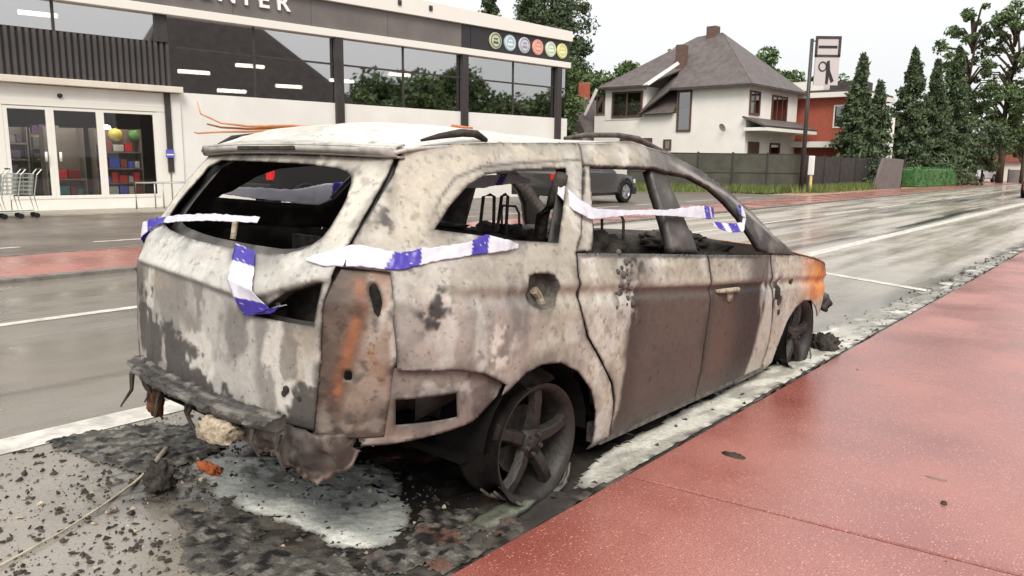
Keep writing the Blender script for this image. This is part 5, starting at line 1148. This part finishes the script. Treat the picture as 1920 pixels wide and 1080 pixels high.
HB((-1.3, -.02, -.25, 7.15, 3.18, 3.36)).build('porch_beam', M['cream_wall'], house)
sdm = MB().lathe([(.0001, .0), (.12, .012), (.24, .06)], 'Y', 18, (0, 0, 0)); o = sdm.build('satellite_dish', mat('dish_grey', (.45, .45, .45), .4), house, True); o.location = hm @ Vector((1.25, -.28, 3.4)); o.rotation_euler = (math.radians(-25), 0, math.radians(160))
mb = MB().tube([hm @ Vector((1.25, -.28, 3.38)), hm @ Vector((1.25, 0, 3.25))], .02, 6); mb.build('dish_arm', M['dark_metal'], house)

# neighbour with low roof and chimney, between shop and house
nb = empty('low_house', (-31.6, 43.0, 0), 'low grey-roofed house with brick chimney half hidden right of the shop', 'house')
MB().box(-2.2, 2.0, -1.0, 7, 0, 3.2).build('wall', M['cream_wall'], nb)
MB().prism([(-2.6, 3.1), (2.4, 3.1), (1.2, 5.5), (-1.2, 5.5)], -1.3, 7).build('roof', M['roof'], nb)
o = MB().box(-.25, .35, 1.5, 2.1, 5.2, 6.7).build('chimney', M['brick'], nb, bevel=.04)

# brick house with flat roof
bh = empty('brick_house', (-16.6, 50.0, 0), 'red brick house with flat white-edged roof behind the dark fence', 'house')
MB().box(-3.2, 1.6, 0, 6, 0, 5.45).build('wall', M['brick'], bh)
MB().box(-3.5, 2.1, -.5, 6.5, 5.45, 5.75).build('roof_edge', M['frame_white'], bh); MB().box(-3.4, 2.0, -.4, 6.4, 5.75, 5.9).build('roof', M['roof2'], bh)
MB().box(-2.8, -.8, 1, 4, 5.9, 6.6).build('roof_box', M['cream_wall'], bh); MB().box(-.4, 1.6, 1, 3, 5.9, 6.5).build('roof_box', M['roof2'], bh)
MB().box(-3.3, 1.9, -1.2, 0, 2.4, 2.75).build('balcony', M['cream_wall'], bh); MB().box(-3.2, -2.0, -1.1, 0, 0, 2.4).build('porch', M['cream_wall'], bh)
for x in (.3,):
    w_ = MB().box(x, x+.9, -.06, .02, 3.6, 5.0).build('window', M['frame_white'], bh); MB().box(x+.1, x+.8, -.08, -.06, 3.7, 4.9).build('pane', M['house_glass'], w_)
ex = MB().box(1.6, 2.6, .5, 5, 0, 4.4); ex.build('side_wing', M['cream_wall'], bh)

# ------------------------------------------------------------------ fences
def fence(A, B, hgt, n, m, label, post, boards=0, group=None):
    A = Vector(A); B = Vector(B); L = (B-A).length; ang = math.atan2(B.y-A.y, B.x-A.x)
    fo = empty('fence', A, label, 'fence', group, rz=ang); step = L/n
    for i in range(n+1): MB().box(i*step-.04, i*step+.04, -.06, .06, 0, hgt+.06).build('post', post, fo)
    for i in range(n):
        if boards:
            pl = bpy.data.objects.new('panel', None); 
            for k in range(boards):
                x0 = i*step+.05+k*(step-.1)/boards; MB().box(x0, x0+(step-.1)/boards-.012, -.015, .015+.006*(k % 2), .04, hgt-.02*rng.random()).build('board', m, fo)
        else:
            MB().box(i*step+.05, (i+1)*step-.05, -.012, .012, .05, hgt).build('screen_panel', m, fo)
            r = MB()
            for z in (.05, hgt*.5, hgt-.02): r.box(i*step+.05, (i+1)*step-.05, -.03, -.013, z, z+.03)
            r.build('rail', post, fo)
    return fo
fence((-19.6, 31.6, 0), (-13.35, 37.0, 0), 1.82, 5, M['fence_mesh'], 'grey-green screened fence with posts in front of the white house', M['dark_metal'])
fence((-13.35, 37.6, 0), (-12.95, 54.0, 0), 1.75, 7, M['fence_wood'], 'dark board fence along the far pavement left of the hedge', M['fence_wood'], 10)
gp = empty('leaning_panel', (-12.5, 45.6, 0), 'large grey panel leaning against the dark board fence', 'panel', rz=math.radians(80))
o = MB().prism([(0, 0), (3.4, 0), (3.0, 1.7), (.5, 1.75)], -.06, .06).build('sheet', M['grey_panel'], gp); o.rotation_euler = (math.radians(8), 0, 0)
MB().tube([(0, -.08, 0), (.5, -.08, 1.75), (3.0, -.08, 1.7), (3.4, -.08, 0)], .03, 6).build('frame', M['dark_metal'], gp)
# grass strip
def blades(name, n, posf, h0, h1, m, label):
    v = []; f = []
    for k in range(n):
        x, y, z = posf(); hh = rng.uniform(h0, h1); a = rng.random()*6.28; wd = rng.uniform(.012, .03); dx, dy = math.cos(a)*wd, math.sin(a)*wd; lx, ly = rng.normal(0, .25, 2)*hh; b = len(v)
        v += [(x-dx, y-dy, z), (x+dx, y+dy, z), (x+lx, y+ly, z+hh)]; f.append((b, b+1, b+2))
    return tag(mesh_obj(name, v, f, m), label, 'grass', kind='stuff')
def pos_g():
    if rng.random() < .5:
        t = rng.random(); x = -19.6+6.25*t; y = 31.6+5.4*t; d = abs(rng.normal(0, .6)); return x+d*.65, y-d*.75, 0
    return -13.1+abs(rng.normal(0, .35)), rng.uniform(37, 46), 0
blades('grass', 9000, pos_g, .12, .5, M['grass'], 'yellow-green grass growing along the foot of the fences')
flat('verge', -13.3, -12.35, 36.8, 46, .035, mat('verge_soil', (.12, .13, .05), .9, .1, var=(.2, .18, .08), scale=2))
mesh_ = MB().add([(-19.6, 31.5, .036), (-18.9, 30.6, .036), (-12.9, 36.0, .036), (-13.3, 36.9, .036)], [(0, 1, 2, 3)]); tag(mesh_.build('verge', bpy.data.materials['verge_soil'], fix=False), kind='structure')

# ------------------------------------------------------------------ street furniture
pl = empty('sign_post', (-13.1, 36.45, 0), 'tall dark pole carrying a framed white advertising sign in front of the houses', 'sign')
MB().tube([(0, 0, 0), (0, 0, 7.0)], [.11, .075], 10).build('pole', M['dark_metal'], pl, True)
vx = Vector((.76, .645, 0)); 
def sgn(name, x0, x1, z0, z1, d0, d1, m):
    o = MB().box(x0, x1, d0, d1, z0, z1).build(name, m, pl); o.rotation_euler = (0, 0, math.radians(40)); return o
sf = MB(); sf.box(.18, 1.32, -.06, .06, 7.0, 7.12); sf.box(.18, .26, -.06, .06, 6.2, 7.0); sf.box(1.2, 1.32, -.06, .06, 6.2, 7.0); sf.box(.18, 1.32, -.06, .06, 6.2, 6.3)
o = sf.build('sign_frame', M['dark_metal'], pl); o.rotation_euler = (0, 0, math.radians(40))
M['sign_white'] = mat('weathered_sign_white', (.5, .46, .46), .5)
sgn('sign_face', .26, 1.2, 6.3, 7.0, -.04, .04, M['sign_white']); sgn('sign_lettering', .3, 1.16, 6.58, 6.70, -.05, -.04, M['sign_dark'])
sgn('sign_panel', .2, 1.3, 4.95, 6.2, -.04, .04, M['sign_white'])
fg = MB(); fg.tube([(.55+.17*math.cos(t), -.05, 5.78+.2*math.sin(t)) for t in np.linspace(0, 6.28, 20)[:-1]], .03, 5, True); fg.prism([(.72, 6.0), (.85, 6.05), (.9, 5.6), (1.1, 5.15), (.98, 5.05), (.86, 5.35), (.84, 5.0), (.72, 5.0)], -.06, -.04)
o = fg.build('sign_emblem', M['sign_dark'], pl); o.rotation_euler = (0, 0, math.radians(40))
MB().tube([(0, 0, 6.9), (.25, .2, 6.9)], .03, 6).build('sign_arm', M['dark_metal'], pl)
yp = empty('marker_post', (-12.93, 37.15, 0), 'short pale yellow post with a white plate beside the dark fence', 'post')
MB().tube([(0, 0, 0), (0, 0, 1.2)], .07, 8).build('pole', M['yellow'], yp); MB().box(-.14, .14, -.1, -.02, .85, 1.75).build('plate', M['white_plastic'], yp, bevel=.03)

# ------------------------------------------------------------------ trees
def leaves(centers, size, m, name, parent, stretch=1.0, droop=0.0):
    n = len(centers); c = np.asarray(centers); nrm = rng.normal(0, 1, (n, 3)); nrm[:, 2] += .4; nrm /= np.linalg.norm(nrm, axis=1)[:, None]
    t = np.cross(nrm, rng.normal(0, 1, (n, 3))); t /= np.linalg.norm(t, axis=1)[:, None]; b = np.cross(nrm, t); s = size*rng.uniform(.6, 1.3, n)[:, None]
    t = t*s*stretch; b = b*s*.55; t[:, 2] -= droop*s[:, 0]
    v = np.stack([c-t, c+b*.9, c+t, c-b*.9], 1).reshape(-1, 3); f = np.arange(n*4).reshape(-1, 4)
    return mesh_obj(name, v, f, m, parent)
def leafy(name, x, y, hgt, rx, rz, trunk_h, m, label, nl=4000, size=.22, clumps=26, bark=M['bark'], group=None, sparse=.5, z0=0.0):
    t = empty(name, (x, y, z0), label, 'tree', group)
    tk = MB(); pts = [(rng.normal(0, .03)*k, rng.normal(0, .03)*k, hgt*.85*k/6) for k in range(7)]; tk.tube(pts, [max(.02, hgt*.02*(1-k/7.2)) for k in range(7)], 7)
    cz = trunk_h+rz; cl = []; clumps = clumps*2 if sparse >= 1 else clumps
    for k in range(clumps):
        d = rng.normal(0, 1, 3); d /= np.linalg.norm(d); r = rng.uniform(.35, 1)**.5; c = np.array([d[0]*rx*r, d[1]*rx*r, cz+d[2]*rz*r]); cl.append(c)
        if k % 2 == 0: zb = min(max(c[2]-rx*.5, trunk_h*.6), hgt*.8); tk.tube([(0, 0, zb), tuple(c*np.array([.5, .5, 1])*1.0-np.array([0, 0, .1])), tuple(c)], [hgt*.008, hgt*.005, .012], 5)
    tk.build('trunk', bark, t, True)
    nl = int(nl*2.2); size = size*.62; per = nl//clumps; pts = []
    for c in cl:
        rr = rng.uniform(.22, .5)*rx*(1-.3*sparse)*(.72 if sparse >= 1 else 1); q = rng.normal(0, 1, (per, 3)); q /= np.linalg.norm(q, axis=1)[:, None]; q *= (rng.random(per)**.5)[:, None]*rr; pts.append(c+q*np.array([1, 1, .75]))
    leaves(np.concatenate(pts), size, m, 'crown', t); return t
def conifer(name, x, y, hgt, rad, label, n=14000, m=None, group=None, size=.13, power=1.0):
    t = empty(name, (x, y, 0), label, 'tree', group); MB().tube([(0, 0, 0), (0, 0, hgt*.97)], [hgt*.022, .02], 7).build('trunk', M['bark'], t, True)
    nb_ = 150; pts = []; per = n//nb_
    for k in range(nb_):
        z = (k+rng.random())/nb_; a = rng.random()*6.28; L = rad*(1-z)**power*rng.uniform(.65, 1.12)*(.75+.5*vnoise(np.array([[z*9, a, 3.0]]))[0])+.08; q = rng.random(per)**.6
        px = q*L; pz = hgt*(.03+.95*z)-.25*px+rng.normal(0, .10, per); w_ = (.16+.14*(1-q))*1.3*(.18+.82*(1-z))
        pts.append(np.stack([px*math.cos(a)+rng.normal(0, 1, per)*w_, px*math.sin(a)+rng.normal(0, 1, per)*w_, pz], 1))
    leaves(np.concatenate(pts), size, m or M['conifer'], 'crown', t, 1.1, .35); return t
G = 'trees beyond the fence'
conifer('conifer', -14.1, 47.6, 7.6, 1.9, 'slim pointed dark conifer next to the brick house', group=G)
conifer('conifer', -13.6, 49.6, 6.2, 1.6, 'low conifer tucked behind the slim one by the brick house', group=G, n=8000)
conifer('conifer', -14.0, 58.6, 9.2, 2.7, 'left one of the big dark conifers above the hedge', group=G, n=18000)
conifer('conifer', -13.0, 60.6, 8.6, 2.5, 'middle one of the big dark conifers above the hedge', group=G, n=16000)
conifer('conifer', -12.3, 63.4, 9.8, 2.6, 'right one of the big dark conifers above the hedge', group=G, n=18000)
leafy('tall_tree', -13.4, 73.5, 14.4, 2.7, 5.2, 3.8, M['leaf_mid'], 'tall thin-leaved tree rising behind the right conifer', 2600, .26, 40, M['bark'], G, 1.0)
leafy('tall_tree', -10.6, 74.5, 14.8, 2.8, 5.6, 3.2, M['leaf_mid'], 'tallest airy tree at the right with sky showing through', 3400, .26, 44, M['bark'], G, 1.0)
leafy('bushy_tree', -9.2, 75.5, 8.0, 2.6, 3.0, 1.6, M['leaf_mid'], 'rounder mid-green tree at the right picture edge', 2600, .26, 26, M['bark'], G, .7)
leafy('bushy_tree', -11.2, 70.5, 5.0, 1.9, 2.0, .6, M['conifer'], 'low dark bushy tree under the tall airy tree', 3200, .24, 24, M['bark'], G, .2)
leafy('bushy_tree', -29.6, 38.2, 8.4, 2.2, 3.4, 1.6, M['leaf_mid'], 'mid-green tree directly behind the end of the shop roof', 6500, .24, 50, M['bark'], G, .4)
leafy('dark_tree', -37.8, 49.2, 16.6, 2.9, 5.2, 6.0, M['conifer'], 'broad dark tree towering behind the right end of the shop roof', 9000, .24, 70, M['bark'], G, .3)
conifer('conifer', -31.5, 38.6, 12.6, 4.0, 'tall dark conifer rising over the end of the shop roof', group=G, n=18000, power=.85)
conifer('conifer', -33.8, 37.4, 12.4, 3.6, 'second tall conifer left behind the shop roof', group=G, n=14000, power=.85)
for (x, y, hg, r, lab_) in ((-36.5, 51.5, 9.2, 3.0, 'rounded green tree behind the low grey-roofed house'), (-33.0, 55, 9.6, 3.0, 'rounded green tree left of the white house roof'), (-30.6, 57.5, 9.9, 2.6, 'rounded green tree close behind the dormer roof'), (-40, 52, 9.0, 3.2, 'rounded green tree far left behind the dark conifers'),
                            (-25.5, 60.5, 10.2, 2.6, 'rounded green tree behind the right slope of the white house'), (-23.0, 64, 8.6, 2.6, 'lower green tree between white house and brick house')):
    leafy('round_tree', x, y, hg+.9, r*1.25, hg*.42, hg*.15, M['leaf_mid'], lab_, 6500, .3, 46, M['bark'], G, .3)
for i, (x, y, hg, r) in enumerate(((-17.5, 64, 5.2, 2.2), (-19.5, 68, 6.0, 2.6), (-16.2, 84, 7.0, 3.0), (-9.5, 92, 5.5, 2.6), (-13.0, 96, 7.5, 3.2), (-6.8, 100, 6.5, 3.0), (-3.5, 112, 7.5, 3.4))):
    leafy('round_tree', x, y, hg, r, hg*.42, hg*.1, M['leaf_mid'] if i % 2 else M['leaf_light'], ['small green tree right behind the brick house', 'green tree deeper behind the brick house', 'green tree beyond the big conifers', 'low tree at the far right road end', 'broad tree behind the red-roofed house', 'tree at the very end of the road', 'farthest tree at the vanishing road'][i], 2600, .34, 26, M['bark'], G, .1)
# clipped hedge
hd = empty('hedge', (-11.9, 56.5, 0), 'clipped bright green hedge along the far pavement', 'hedge', rz=math.radians(84))
MB().box(-3.9, 3.9, -.45, .45, 0, 1.15).build('core', M['hedge'], hd, bevel=.1)
n = 5000; q = np.stack([rng.uniform(-4, 4, n), rng.uniform(-.52, .52, n), rng.uniform(.05, 1.25, n)], 1); k = (np.abs(q[:, 1]) > .42) | (q[:, 2] > 1.12) | (np.abs(q[:, 0]) > 3.85)
leaves(q[k], .07, M['hedge'], 'foliage', hd)
# far red-roofed house and garden wall at the end of the road
rh = empty('red_roofed_house', (-12.2, 86, 0), 'distant house with orange-red roof half hidden by trees', 'house')
MB().box(-1.5, 1.5, 0, 4, 0, 1.9).build('wall', M['cream_wall'], rh); MB().prism([(-1.8, 1.8), (1.8, 1.8), (1.1, 3.3), (-1.1, 3.3)], -.3, 4.3).build('roof', mat('orange_tiles', (.34, .13, .08), .8, var=(.25, .1, .07), scale=3), rh)
fence((-10.6, 79, 0), (-8.3, 92, 0), 1.1, 4, M['grey_panel'], 'low pale wall at the far end of the road', M['grey_panel'])

# ------------------------------------------------------------------ across the road behind the camera: what the shop glazing mirrors
oh = empty('gabled_house', (17.5, 21.5, 0), 'dark-roofed house across the street, mirrored in the shop glazing', 'house', rz=math.radians(90))
MB().box(-6, 9, -4, 4, 0, 5.2).build('wall', M['grey_panel'], oh)
MB().add([(-6.6, -4.6, 5.1), (9.6, -4.6, 5.1), (9.6, 4.6, 5.1), (-6.6, 4.6, 5.1), (-3.4, 0, 11.2), (3.0, 0, 11.2)], [(0, 1, 5, 4), (1, 2, 5), (2, 3, 4, 5), (3, 0, 4), (3, 2, 1, 0)]).build('roof', M['roof2'], oh)
for i, (x, y, hg, r) in enumerate(((15, 35, 8.5, 4.2), (17, 42.5, 9.5, 4.6), (14, 50, 8, 4.4), (13, 58, 7, 4.0))):
    leafy('round_tree', x, y, hg, r, hg*.38, hg*.15, M['leaf_mid'], ['garden tree beside the house across the street', 'larger tree further along across the street', 'third tree along the far gardens across the street', 'last tree in the row across the street'][i], 6000, .4, 50, M['bark'], 'trees across the street', .1)
